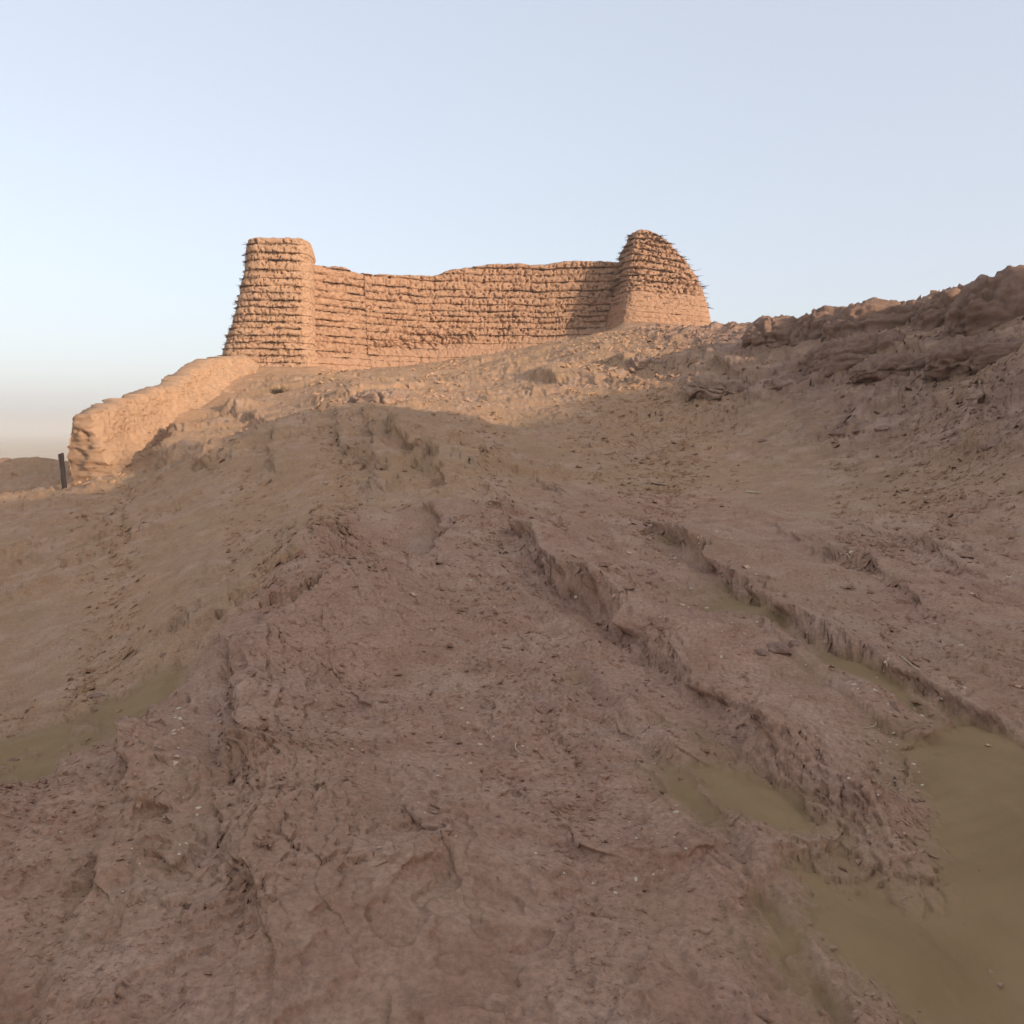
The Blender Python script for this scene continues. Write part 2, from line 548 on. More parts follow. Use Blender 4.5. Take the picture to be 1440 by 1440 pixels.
# --- ledges and worn strata: (line in the picture, height, steep width, gentle width)
LEDGES = [
    ([(655, 698), (590, 708), (520, 723), (452, 743), (425, 778)], 0.26, 0.30, 1.3),
    ([(604, 716), (632, 760), (642, 800)], 0.26, 0.22, 0.9),
    ([(700, 752), (600, 803), (520, 806), (450, 824), (330, 864), (300, 905)], 0.17, 0.25, 0.8),
    ([(492, 573), (400, 604), (310, 644), (180, 724)], 0.38, 0.6, 1.8),
    ([(1400, 742), (1240, 738), (1080, 732), (930, 738), (712, 749)], 0.11, 0.25, 0.7),
    ([(698, 748), (760, 792), (830, 850), (920, 912), (990, 965), (1052, 1003)], 0.31, 0.17, 0.9),
    ([(1050, 1015), (1130, 1085), (1230, 1160), (1340, 1232)], 0.2, 0.28, 0.42),
    ([(930, 742), (1000, 800), (1090, 862), (1170, 922), (1250, 965), (1345, 1005)], 0.26, 0.17, 0.9),
    ([(1110, 744), (1180, 790), (1260, 832), (1340, 880), (1460, 940)], 0.14, 0.21, 0.7),
    ([(1230, 742), (1330, 780), (1460, 832)], 0.12, 0.245, 0.7),
    ([(690, 690), (722, 715), (768, 744)], 0.2, 0.28, 1.2),
    ([(765, 683), (800, 700), (840, 722)], 0.12, 0.245, 1),
    ([(1248, 1072), (1296, 1066), (1345, 1032)], 0.06, 0.0525, 0.25),
    ([(1035, 1262), (1100, 1217), (1165, 1187)], 0.06, 0.0525, 0.22),
    ([(238, 985), (184, 1060), (166, 1138)], 0.11, 0.0875, 0.14),
    ([(165, 1145), (200, 1140), (228, 1145)], 0.07, 0.07, 0.25),
    ([(172, 1235), (200, 1222), (250, 1232)], 0.07, 0.0875, 0.3),
    ([(165, 1180), (172, 1235), (190, 1262)], 0.08, 0.0875, 0.2),
    ([(268, 980), (262, 1080), (300, 1200), (330, 1262)], 0.06, 0.14, 0.14),
    ([(312, 900), (330, 960), (340, 1040), (352, 1110), (400, 1200), (440, 1262)], 0.17, 0.245, 0.5),
    ([(428, 850), (455, 905), (470, 950), (520, 1000), (562, 1062)], 0.07, 0.123, 0.5),
    ([(350, 1045), (410, 1020), (440, 1005)], 0.07, 0.105, 0.4),
    ([(590, 1150), (640, 1200), (662, 1262)], 0.08, 0.105, 0.3),
    ([(500, 1255), (545, 1230), (600, 1195)], 0.07, 0.105, 0.3),
    ([(600, 1235), (628, 1210), (650, 1190)], 0.08, 0.0875, 0.3),
    ([(655, 960), (690, 1000), (730, 1050)], 0.05, 0.105, 0.4),
    ([(600, 832), (655, 872), (700, 900)], 0.07, 0.14, 0.6),
    ([(700, 870), (740, 905), (790, 950)], 0.05, 0.0875, 0.4),
    ([(850, 1000), (905, 1025), (985, 1065), (1060, 1090)], 0.07, 0.105, 0.35),
    ([(700, 1125), (735, 1120), (760, 1150)], 0.04, 0.0525, 0.2),
    ([(880, 1200), (950, 1215), (1010, 1190)], 0.04, 0.07, 0.2),
    ([(784, 1165), (830, 1190), (905, 1215)], 0.05, 0.0875, 0.25),
    ([(545, 600), (580, 640), (640, 697)], 0.5, 0.385, 1.3),
    ([(468, 583), (500, 640), (532, 692)], 0.28, 0.35, 0.8),
    ([(497, 578), (540, 640), (566, 690)], 0.26, 0.35, 0.8),
    ([(402, 606), (413, 642), (420, 660)], 0.25, 0.525, 1),
    ([(310, 640), (300, 670), (270, 690)], 0.3, 0.525, 0.9),
    ([(600, 585), (660, 640), (672, 690)], 0.1, 0.35, 0.8),
    ([(318, 574), (335, 590), (352, 608)], 0.434, 0.8, 1.2),
    ([(240, 606), (236, 632), (246, 668)], 0.6, 0.875, 1.3),
    ([(490, 560), (520, 550), (560, 540)], 0.279, 0.8, 1.4),
    ([(420, 770), (440, 735), (520, 722)], 0.15, 0.525, 0.8),
    ([(360, 835), (375, 812), (430, 772)], 0.16, 0.438, 0.7),
    ([(1080, 532), (1160, 512), (1225, 494), (1330, 494), (1460, 474)], 0.31, 0.72, 1.6),
    ([(1180, 512), (1260, 478), (1340, 476), (1460, 452)], 0.217, 0.64, 1.6),
    ([(985, 512), (1050, 532), (1095, 548)], 0.279, 0.8, 1.5),
    ([(1000, 490), (1075, 492), (1150, 470), (1210, 470)], 0.279, 0.8, 1.6),
    ([(1290, 446), (1330, 430), (1400, 412), (1460, 400)], 0.31, 0.8, 1.5),
    ([(1085, 468), (1130, 460), (1200, 448), (1280, 445)], 0.31, 0.8, 1.5),
    ([(1145, 612), (1190, 612), (1262, 602)], 0.124, 0.256, 0.7),
    ([(1338, 566), (1360, 562), (1392, 560)], 0.124, 0.256, 0.7),
    ([(1338, 624), (1380, 630), (1436, 626)], 0.0992, 0.192, 0.6),
    ([(1265, 560), (1300, 556), (1330, 560)], 0.093, 0.224, 0.6),
    ([(750, 526), (780, 540), (812, 540)], 0.341, 0.8, 1.8),
    ([(815, 530), (850, 536), (880, 525)], 0.279, 0.8, 1.5),
    ([(880, 502), (905, 510), (930, 512)], 0.31, 0.8, 1.5),
    ([(955, 505), (975, 512), (1000, 516)], 0.31, 0.8, 1.5),
    ([(150, 775), (240, 712), (300, 672)], 0.16, 0.525, 0.9),
    ([(0, 845), (60, 826), (150, 775)], 0.16, 0.525, 0.9),
]
LED = np.zeros_like(ZB)
edge_rough = np.zeros_like(ZB)
OVX = np.zeros_like(ZB); OVY = np.zeros_like(ZB)
wob1 = None
for li, (pl, h, wl, wr) in enumerate(LEDGES):
    g = np.array([on_ground(px, py, ZB)[:2] for px, py in pl])
    ext = max(3.5 * wr, wl * 3)
    lo = g.min(0) - ext; hi = g.max(0) + ext
    m = (GX > lo[0]) & (GX < hi[0]) & (GY > lo[1]) & (GY < hi[1])
    x, y = GX[m], GY[m]
    sc = max(wl, 0.04) * 3.0
    wx = fbm2(x / sc, y / sc, 3, 60 + li) * wl * 0.9 + n2(x / (sc * 5), y / (sc * 5), 75 + li) * wl * 1.6
    wy = fbm2(x / sc, y / sc, 3, 90 + li) * wl * 0.9
    xw, yw = x + wx, y + wy
    best = np.full(x.shape, 1e9); sgn = np.zeros(x.shape); nx_ = np.zeros(x.shape); ny_ = np.zeros(x.shape); par = np.zeros(x.shape); over = np.zeros(x.shape)
    L = np.concatenate([[0], np.cumsum(np.linalg.norm(np.diff(g, axis=0), axis=1))])
    for i in range(len(g) - 1):
        a = g[i]; b = g[i + 1] - a; bl = math.hypot(*b)
        if bl < 1e-6:
            continue
        t = np.clip(((xw - a[0]) * b[0] + (yw - a[1]) * b[1]) / (bl * bl), 0, 1)
        qx = xw - a[0] - t * b[0]; qy = yw - a[1] - t * b[1]
        dd = np.hypot(qx, qy)
        s = (b[0] * (yw - a[1]) - b[1] * (xw - a[0])) / bl
        k = dd < best
        tr = ((xw - a[0]) * b[0] + (yw - a[1]) * b[1]) / (bl * bl)
        o_end = np.where(i == 0, np.maximum(-tr, 0), 0) + np.where(i == len(g) - 2, np.maximum(tr - 1, 0), 0)
        over = np.where(k, o_end * bl, over)
        nx_ = np.where(k, b[1] / bl, nx_); ny_ = np.where(k, -b[0] / bl, ny_)
        best = np.where(k, dd, best); sgn = np.where(k, np.where(o_end > 0, s, np.sign(s) * dd), sgn); par = np.where(k, (L[i] + t * bl) / L[-1], par)
    sd = sgn
    wl *= 1.05
    h *= 1.22 if g[:, 1].max() < 16 else 1.25
    prof = np.where(sd < 0, 1 - sstep(0, wl, -sd), np.exp(-(np.maximum(sd, 0) / wr) ** 1.5))
    pk = 2.0 + 2.0 * (h > 0.12)
    lay = prof * pk + 0.45 * n2(x / (wl * 5), y / (wl * 5), 170 + li) 
    prof = np.where(sd < wl * 0.4, 0.45 * prof + 0.55 * np.clip(terrace(lay, 0.45) / pk, 0, 1.05) * sstep(0.0, 0.08, prof), prof)
    taper = np.exp(-(over / (0.55 * wr + 0.05)) ** 2) * sstep(-0.10, 0.14, par) * (1 - 0.55 * sstep(0.8, 1.02, par))
    var = 0.75 + 0.5 * n2(x / (wr * 1.3), y / (wr * 1.3), 130 + li)
    val = h * prof * taper * var
    # the rim leans out over the worn face below it
    rim = sstep(0.55, 0.9, prof) * np.exp(-(np.maximum(sd, 0) / (0.25 * wr)) ** 2) * taper
    rim = rim * np.clip(0.5 + 1.3 * n2(x / (wl * 3), y / (wl * 3), 190 + li), 0, 1.3) * min(0.75 * wl, 0.45 * h, 0.16)
    big = rim > np.hypot(OVX[m], OVY[m])
    OVX[m] = np.where(big, nx_ * rim, OVX[m]); OVY[m] = np.where(big, ny_ * rim, OVY[m])
    LED[m] = np.maximum(LED[m], val) + 0.35 * np.minimum(LED[m], val)
    edge_rough[m] = np.maximum(edge_rough[m], np.exp(-(sd / (wl * 1.8)) ** 2) * taper * min(1.0, h / 0.22) ** 2)

# --- relief
near = RG < 110
x, y = GX[near], GY[near]; r = RG[near]; zb = ZB[near]
tt = np.clip(0.25 - 0.055 * x, 0.03, 0.4)
u = x + tt * (y - 7.5); v = y                      # across and along the strike of the beds
wn_ = 1 - sstep(11, 19, r)                         # close ground
wf_ = 1 - wn_
smooth_ = np.ones_like(x)
for (px, py), a, b in [((200, 1062), 0.13, 0.42), ((225, 1215), 0.16, 0.16), ((560, 930), 0.4, 0.6), ((900, 800), 0.5, 1.2), ((800, 715), 0.9, 1.2), ((1290, 1050), 0.2, 0.15), ((430, 1010), .2, .25), ((1120, 800), .5, 1.0), ((720, 1170), .35, .25), ((420, 900), .3, .5)]:
    p_ = on_ground(px, py, ZB)
    smooth_ = np.minimum(smooth_, sstep(0.5, 1.3, np.hypot((x - p_[0] + 0.2 * (y - p_[1])) / a, (y - p_[1]) / b)))
rough = smooth_ * np.clip(0.40 + 1.8 * fbm2(x / 1.1, y / 1.1, 4, 1), 0.0, 1.3)
roughf = np.clip(0.55 + 0.8 * fbm2(x / 5, y / 5, 3, 2), 0.1, 1.2)
dz = np.zeros_like(x)
# lumps
dz += wn_ * (0.060 * fbm2(u / 0.9, v / 2.8, 3, 10) + 0.012 * ridged2(u / 0.35, v / 0.9, 3, 20) * rough)
# thin beds that crop out as low steps along the strike
ub = u / 0.52 + 0.55 * fbm2(u / 0.9, v / 2.6, 3, 22) + 0.10 * fbm2(x / 0.2, y / 0.2, 3, 23)
fb = ub - np.floor(ub)
saw = sstep(0.0, 0.16, fb) * (1 - fb) ** 0.8
dz += wn_ * 0.075 * saw * sstep(-0.15, 0.35, fbm2(u / 1.4, v / 3.5, 3, 24))
ub2 = u / 0.17 + 0.6 * fbm2(u / 0.4, v / 1.4, 3, 25)
fb2 = ub2 - np.floor(ub2)
dz += wn_ * 0.020 * sstep(0.0, 0.2, fb2) * (1 - fb2) * sstep(0.0, 0.4, fbm2(u / 0.9, v / 2.0, 3, 26))
# flaking crusts: treads and risers that follow a warped slow noise
wxx = x + 0.12 * fbm2(x / 0.25, y / 0.25, 3, 31); wyy = y + 0.12 * fbm2(x / 0.25, y / 0.25, 3, 33)
f1 = fbm2(wxx / 0.75, wyy / 0.75, 4, 35) * 4.5
dz += wn_ * 0.019 * terrace(f1, 0.12)
f2 = fbm2(wxx / 0.22, wyy / 0.30, 4, 36) * 4.0
dz += wn_ * 0.007 * terrace(f2, 0.15) * rough
# crumbs
crumb = np.maximum(0, fbm2(x / 0.045, y / 0.045, 3, 37) - 0.16)
dz += wn_ * 0.042 * crumb * np.clip(rough * 1.4 - 0.35, 0, 1) * np.clip(r / 4.5, 0.55, 1.5)
dz += wn_ * (0.0035 + 0.005 * rough) * fbm2(x / 0.03, y / 0.03, 2, 38) * np.clip(r / 4, 0.5, 1.6)
# cracked blocks along the worn edges
er = edge_rough[near]
w1, w2, wid, wdx, wdy = worley(u / 0.09 + 0.9 * fbm2(x / .22, y / .22, 3, 50), v / 0.22 + 0.7 * fbm2(x / .2, y / .2, 3, 51), 5)
dz *= 1 - 0.75 * er * wn_
dz += wn_ * er * (0.012 * (wid - 0.5) + 0.02 * (wdx * (wid - 0.5) * 2) - 0.008 * (1 - sstep(0.0, 0.10, w2 - w1)))
# middle and far slopes: flakes that follow the beds, larger with distance
us, vs = x * 0.96 + y * 0.28, y * 0.96 - x * 0.28
dz += wf_ * 0.20 * fbm2(us / 2.6, vs / 1.7, 4, 11) * roughf
wx2 = x + 0.5 * fbm2(x / 1.1, y / 1.1, 3, 41); wy2 = y + 0.5 * fbm2(x / 1.1, y / 1.1, 3, 43)
f3 = fbm2(wx2 / 3.2, wy2 / 1.5, 4, 45) * 5
dz += wf_ * 0.09 * terrace(f3, 0.10) * roughf
crumbf = np.maximum(0, fbm2(us / 0.30, vs / 0.17, 3, 47) - 0.12)
dz += wf_ * (0.24 - 0.10 * sstep(24, 34, r)) * crumbf * np.clip(roughf * 1.4 - 0.25, 0.05, 1) * np.clip(r / 25, 0.6, 1.5)
dz += wf_ * 0.03 * fbm2(x / 0.14, y / 0.14, 2, 48) * np.clip(r / 25, 0.6, 1.5)
darkz = sstep(4.2, 8.5, x + 0.8 * fbm2(x / 2, y / 2, 3, 86)) * sstep(9.5, 14.5, y) * (1 - sstep(60, 75, r))  # right slope: extra bed relief, and the mask of its painted shade
al = 0.475 * x + 0.88 * y; ac = 0.88 * x - 0.475 * y
acw = ac + 0.35 * fbm2(x / 1.2, y / 1.2, 3, 87)
sb = acw / 0.85 + 0.4 * fbm2(ac / 1.5, al / 4.0, 3, 88)
fs_ = sb - np.floor(sb)
dz += darkz * wf_ * (0.20 * sstep(0, 0.18, fs_) * (1 - fs_) * sstep(-0.2, 0.3, fbm2(ac / 2.0, al / 4.0, 3, 89)) + 0.12 * ridged2(acw / 0.42, al / 2.2, 3, 91) * sstep(-0.25, 0.25, fbm2(x / 2.2, y / 2.2, 3, 92)))
dz -= 0.8 * darkz * wf_ * 0.24 * crumbf * np.clip(roughf * 1.4 - 0.25, 0.05, 1) * sstep(19, 25, r)
# broken bedrock along the right hand skyline
rockz = sstep(4.0, 5.8, zb + 0.12 * (x - 10)) * sstep(5.5, 9.0, x) * sstep(16, 19, y) * (1 - sstep(48, 60, r))
bx = x + 0.7 * fbm2(x / 1.4, y / 1.4, 3, 61); by = y + 0.7 * fbm2(x / 1.4, y / 1.4, 3, 63)
fr = fbm2(bx / 3.6, by / 2.2, 4, 65) * 3.6
b1, b2, bid, bdx, bdy = worley(bx / 1.9, by / 1.2, 9)
dz += 0.35 * rockz * (0.24 * terrace(fr, 0.16) + 0.10 * (bid - 0.5) + 0.14 * bdx * (bid - 0.3) - 0.08 * (1 - sstep(0, 0.1, b2 - b1)) + 0.12 * fbm2(x / 0.5, y / 0.5, 3, 66))
hp = on_ground(392, 549, ZB)
hd = np.hypot((x - hp[0]) / 0.62, (y - hp[1]) / 0.8)
dz += -0.25 * (1 - sstep(0.4, 1.0, hd))
rock = zb + LED[near] + dz * sstep(1.0, 2.2, r)

# --- smooth aprons of washed mud at the foot of the walls
FEET = [[(-14.9, 41.5), (-14.6, 42.6), (-10.3, 42.7), (-10.0, 44.2)], [(-10.0, 45.0), (-9.5, 46.2), (-8, 47.3), (-5, 48.8), (-1, 50.3), (3, 51.3)],
        [(6.0, 48.5), (6.3, 46.8), (11.3, 47.6), (11.9, 49)], [(-14.0, 29), (-13.9, 33), (-13.9, 37.5), (-13.9, 41.5)]]
fd = np.full(x.shape, 1e9)
for line in FEET:
    for a, b in zip(line[:-1], line[1:]):
        a = np.array(a); b = np.array(b) - a
        t = np.clip(((x - a[0]) * b[0] + (y - a[1]) * b[1]) / (b @ b), 0, 1)
        fd = np.minimum(fd, np.hypot(x - a[0] - t * b[0], y - a[1] - t * b[1]))
apron = np.exp(-(fd / 0.7) ** 1.3)
rock = rock + 0.42 * apron - dz * 0.85 * np.clip(1.6 * np.exp(-(fd / 1.3) ** 2), 0, 1)

# --- blown sand lying in the hollows: (place in the picture, reach across, reach along, depth)
SAND = [
    ((1090, 888), 0.36, 0.75, 0.135), ((1195, 962), 0.38, 0.55, 0.12), ((1110, 965), 0.24, 0.35, 0.085), ((1075, 850), .2, .6, .04), ((1260, 1000), 0.3, 0.35, 0.085),
    ((1040, 1130), 0.22, 0.42, 0.075), ((985, 1060), 0.16, 0.3, 0.05), ((930, 1030), .14, .22, .04), ((1400, 1110), 0.34, 0.75, 0.11), ((1440, 1230), 0.45, 0.6, 0.11), ((1230, 1345), 0.30, 0.3, 0.08), ((1120, 1240), .16, .16, .05),
    ((770, 880), 0.13, 0.3, 0.02), ((800, 955), 0.12, 0.2, 0.012), ((255, 1110), 0.05, 0.2, 0.05), ((260, 1200), .06, .2, .05), ((320, 1150), .06, .3, .05),
    ((1280, 840), 0.2, 0.6, 0.04), ((950, 765), 0.25, 0.5, 0.04), ((700, 860), .15, .4, .03), ((1380, 1000), .3, .3, .035),
]
lev = np.full(x.shape, -0.16)
for (px, py), a, b, dep in SAND:
    p = on_ground(px, py, ZB)
    dx = x - p[0]; dy = y - p[1]
    uu = dx + 0.16 * dy; vv = dy - 0.16 * dx
    q = (uu / a) ** 2 + (vv / b) ** 2
    lev = np.maximum(lev, dep - 0.075 * np.sqrt(q + 0.05) )
gully = np.array([on_ground(px, py, ZB)[:2] for px, py in [(-120, 1095), (0, 1068), (90, 1030), (170, 990), (215, 965)]])
gd = np.full(x.shape, 1e9)
for i in range(len(gully) - 1):
    a = gully[i]; b = gully[i + 1] - a
    t = np.clip(((x - a[0]) * b[0] + (y - a[1]) * b[1]) / (b @ b), 0, 1)
    gd = np.minimum(gd + 0 * x, np.hypot(x - a[0] - t * b[0], y - a[1] - t * b[1]))
lev = np.maximum(lev, 0.115 - 0.14 * np.abs(gd + 0.35 * fbm2(x / 0.9, y / 0.9, 3, 76)) - 0.20 * sstep(7.2, 9.8, r))
ripple = 0.0035 * np.sin(52 * (0.9 * y - 0.35 * x) + 5 * n2(x / .8, y / .8, 71)) * sstep(0.1, 0.5, fbm2(x / 1.5, y / 1.5, 2, 72) + 0.35)
dune = 0.085 * n2((x + 0.5 * y) / 0.55, (y - 0.5 * x) / 2.4, 73) * sstep(1.3, 2.0, x) * (1 - sstep(4.2, 5.2, r))
sandz = zb + lev + 0.045 * fbm2(x / 0.32, y / 0.5, 4, 70) * (1 - 0.75 * sstep(0.02, 0.07, lev)) + ripple + dune
sand_m = 0.45 * sstep(-0.13, 0.0, sandz - rock + 0.05 * fbm2(x / 0.2, y / 0.2, 4, 77)) * (1 - sstep(9, 16, r)) + 0.55 * sstep(-0.060, 0.022, sandz - rock + 0.02 * fbm2(x / 0.06, y / 0.06, 3, 74)) * (1 - sstep(9, 16, r))
rock = np.where(r < 16, np.maximum(rock, sandz) , rock)
GZ = ZB.copy()
GZ[near] = rock
# faint relief of the plain
farm = ~near
GX += OVX; GY += OVY
ga = np.gradient(GZ, axis=0) / np.maximum(np.gradient(AG, axis=0) * RG, 1e-6)
gr_ = np.gradient(GZ, axis=1) / np.maximum(np.gradient(RG, axis=1), 1e-6)
steep = np.hypot(ga, gr_)
sel = (steep > 0.55) & (RG > 1.8) & (RG < 60) & (np.abs(AG) < 0.62)
hx = ga * np.cos(AG) + gr_ * np.sin(AG); hy = -ga * np.sin(AG) + gr_ * np.cos(AG)
nl = np.sqrt(hx[sel] ** 2 + hy[sel] ** 2 + 1)
sc_ = np.clip(RG[sel] / 10, 0.35, 2.6)
pp = np.stack([GX[sel], GY[sel], GZ[sel] * 1.5], -1) / (0.16 * sc_)[:, None]
ofs = (0.048 * terrace(fbm3(pp, 3, 150) * 3, 0.3) + 0.028 * fbm3(pp * 3.1, 2, 151)) * sc_ * sstep(0.55, 1.2, steep[sel]) * np.clip(edge_rough[sel] * 2 + 0.3 * (RG[sel] > 14), 0.12, 1)
GX[sel] -= hx[sel] / nl * ofs; GY[sel] -= hy[sel] / nl * ofs; GZ[sel] += ofs / nl
SANDM = np.zeros_like(ZB); SANDM[near] = sand_m
# thin dust of the same sand over the sheltered middle slope
mid = near.copy()
dust = np.zeros_like(ZB)
dn = fbm2(x / 2.2, y / 2.2, 4, 81)
hol = np.clip(0.5 - (rock - zb - LED[near]) * 6, 0, 1)
dust[near] = np.clip(sstep(-0.1, 0.45, dn) * 0.38 * hol + 0.03, 0, 1)
SANDM = np.maximum(SANDM, dust * (1 - sstep(60, 110, RG)))
PURPLE = np.zeros_like(ZB)
cr_px = [-60, 0, 150, 300, 372, 430, 455, 520, 650, 720, 850, 1100, 1500]
cr_py = [1140, 1112, 1040, 903, 845, 776, 746, 722, 697, 690, 684, 690, 692]
cr_w = np.array([on_ground(a, b, GZ)[:2] for a, b in zip(cr_px, cr_py)])
cr_az = np.arctan2(cr_w[:, 0], cr_w[:, 1]); cr_r = np.hypot(cr_w[:, 0], cr_w[:, 1])
print('crest', np.round(cr_r, 1))
beyond = sstep(-0.4, 0.9, r - np.interp(np.arctan2(x, y), cr_az, cr_r) + 0.8 * fbm2(x / 1.2, y / 1.2, 4, 85))
edgex = -1.9 + 0.02 * y
fg = 1 - 0.92 * sstep(8.5, 17, r + 5 * fbm2(x / 2.5, y / 2.5, 4, 84))
gul = 1 - sstep(0.4, 1.4, np.maximum(0, -(zb + 0.35) + 0.0) * 4)
pur = np.clip(fg * (1 - 0.88 * beyond) + 0.22 * sstep(-0.1, .3, fbm2(x / 3, y / 3, 3, 83)) + 0.30 * rockz, 0, 1)
PURPLE[near] = pur
PLAINM = sstep(70, 130, RG)
SHADEM = np.zeros_like(ZB); SHADEM[near] = np.clip(darkz * (0.75 + 0.6 * fbm2(ac / 1.6, al / 4.5, 4, 93)), 0, 1)  # shade of the right slope, put into the rock colour


def build_ground():
    verts = np.stack([GX, GY, GZ], -1).reshape(-1, 3)
    f = grid_faces(NA, NR, wrap=True)
    c = len(verts)
    verts = np.concatenate([verts, [[0, 0, float(GZ[:, 0].mean())]]])
    i = np.arange(NA)
    fan = np.stack([np.full(NA, c), ((i + 1) % NA) * NR, i * NR], 1)
    me = make_mesh('ground', verts, [f[:, ::-1], fan[:, ::-1][:, [0, 1, 2]]])
    for nm, F in (('sand', SANDM), ('purple', PURPLE), ('plain', PLAINM), ('dark', SHADEM)):
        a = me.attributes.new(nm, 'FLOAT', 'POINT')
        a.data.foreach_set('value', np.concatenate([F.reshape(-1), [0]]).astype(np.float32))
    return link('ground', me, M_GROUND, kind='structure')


build_ground()


def gz(x, y):
    return float(lookup(GZ, np.array([x]), np.array([y]))[0])


# ------------------------------------------------------------------ the fort
def thing(name, label, cat, loc=(0, 0, 0), group=None):
    o = bpy.data.objects.new(name, None)
    COL.objects.link(o)
    o.empty_display_size = 0.3
    o.location = loc
    o['label'] = label; o['category'] = cat
    if group:
        o['group'] = group
    return o


def shift(me, loc):
    """put the origin of a part at its thing's base"""
    n = len(me.vertices)
    co = np.empty(n * 3, np.float32)
    me.vertices.foreach_get('co', co)
    co = co.reshape(-1, 3) - np.asarray(loc, np.float32)
    me.vertices.foreach_set('co', co.ravel())
    me.update()
    return me


def groove(t, p, amt, seed):
    """how far the face of a course falls back at its upper and lower joint"""
    v = np.clip(0.50 + 1.9 * fbm3(p / np.array([1.1, 1.1, .3]), 3, seed), 0.0, 1.5) * amt
    w = 0.16 + 0.10 * n3(p / 0.35, seed + 3)
    return v * (0.10 * np.exp(-(t / np.maximum(w, .07)) ** 2) + 0.19 * np.exp(-((1 - t) / np.maximum(w * 0.9, .06)) ** 2))


def mud_face(p, seed, lump=1.0, pits=1.0):
    d = 0.07 * lump * fbm3(p / 0.7, 3, seed) + 0.05 * lump * fbm3(p / 0.22, 3, seed + 9)
    pit = np.maximum(0, fbm3(p * np.array([1, 1, 0.8]) / 0.17, 2, seed + 17) - 0.10)
    pit2 = np.maximum(0, fbm3(p / 0.36, 3, seed + 27) - 0.22)
    hole = sstep(0.20, 0.34, fbm3(p * np.array([1, 1, 0.75]) / 0.15, 2, seed + 37))
    d -= pits * (0.36 * pit + 0.40 * pit2 + 0.13 * hole)
    return d


def add_straws(V, F, roots, dirs, length, rad):
    """three sided stalks"""
    n = len(roots)
    dirs = dirs / np.linalg.norm(dirs, axis=1)[:, None]
    up = np.tile([0.0, 0.0, 1.0], (n, 1))
    a = np.cross(dirs, up); a /= np.maximum(np.linalg.norm(a, axis=1)[:, None], 1e-6)
    b = np.cross(dirs, a)
    base = []
    for end, k in ((0, 1.0), (1, 0.45)):
        c = roots + dirs * (length * end)[:, None]
        for q in range(3):
            an = q * 2.0944
            base.append(c + (a * math.cos(an) + b * math.sin(an)) * (rad * k)[:, None])
    vv = np.stack(base, 1).reshape(-1, 3)
    o = np.arange(n)[:, None] * 6
    quads = np.concatenate([o + np.array([[q, (q + 1) % 3, 3 + (q + 1) % 3, 3 + q]]) for q in range(3)])
    V.append(vv); F.append(quads)


def reed_mesh(roots, normals, length=(0.18, 0.5), rad=(0.010, 0.022), inward=0.12, spread=0.55, droop=-0.12):
    n = len(roots)
    d = normals.copy()
    tang = np.stack([-normals[:, 1], normals[:, 0], np.zeros(n)], 1)
    d = d + tang * rng.normal(0, spread, n)[:, None]
    d[:, 2] += rng.normal(droop, 0.16, n)
    ln = rng.uniform(*length, n) * np.where(rng.random(n) < 0.12, 1.5, 1.0)
    rt = roots - normals * inward
    V, F = [], []
    add_straws(V, F, rt, d, ln, rng.uniform(*rad, n))
    return np.concatenate(V), np.concatenate(F)


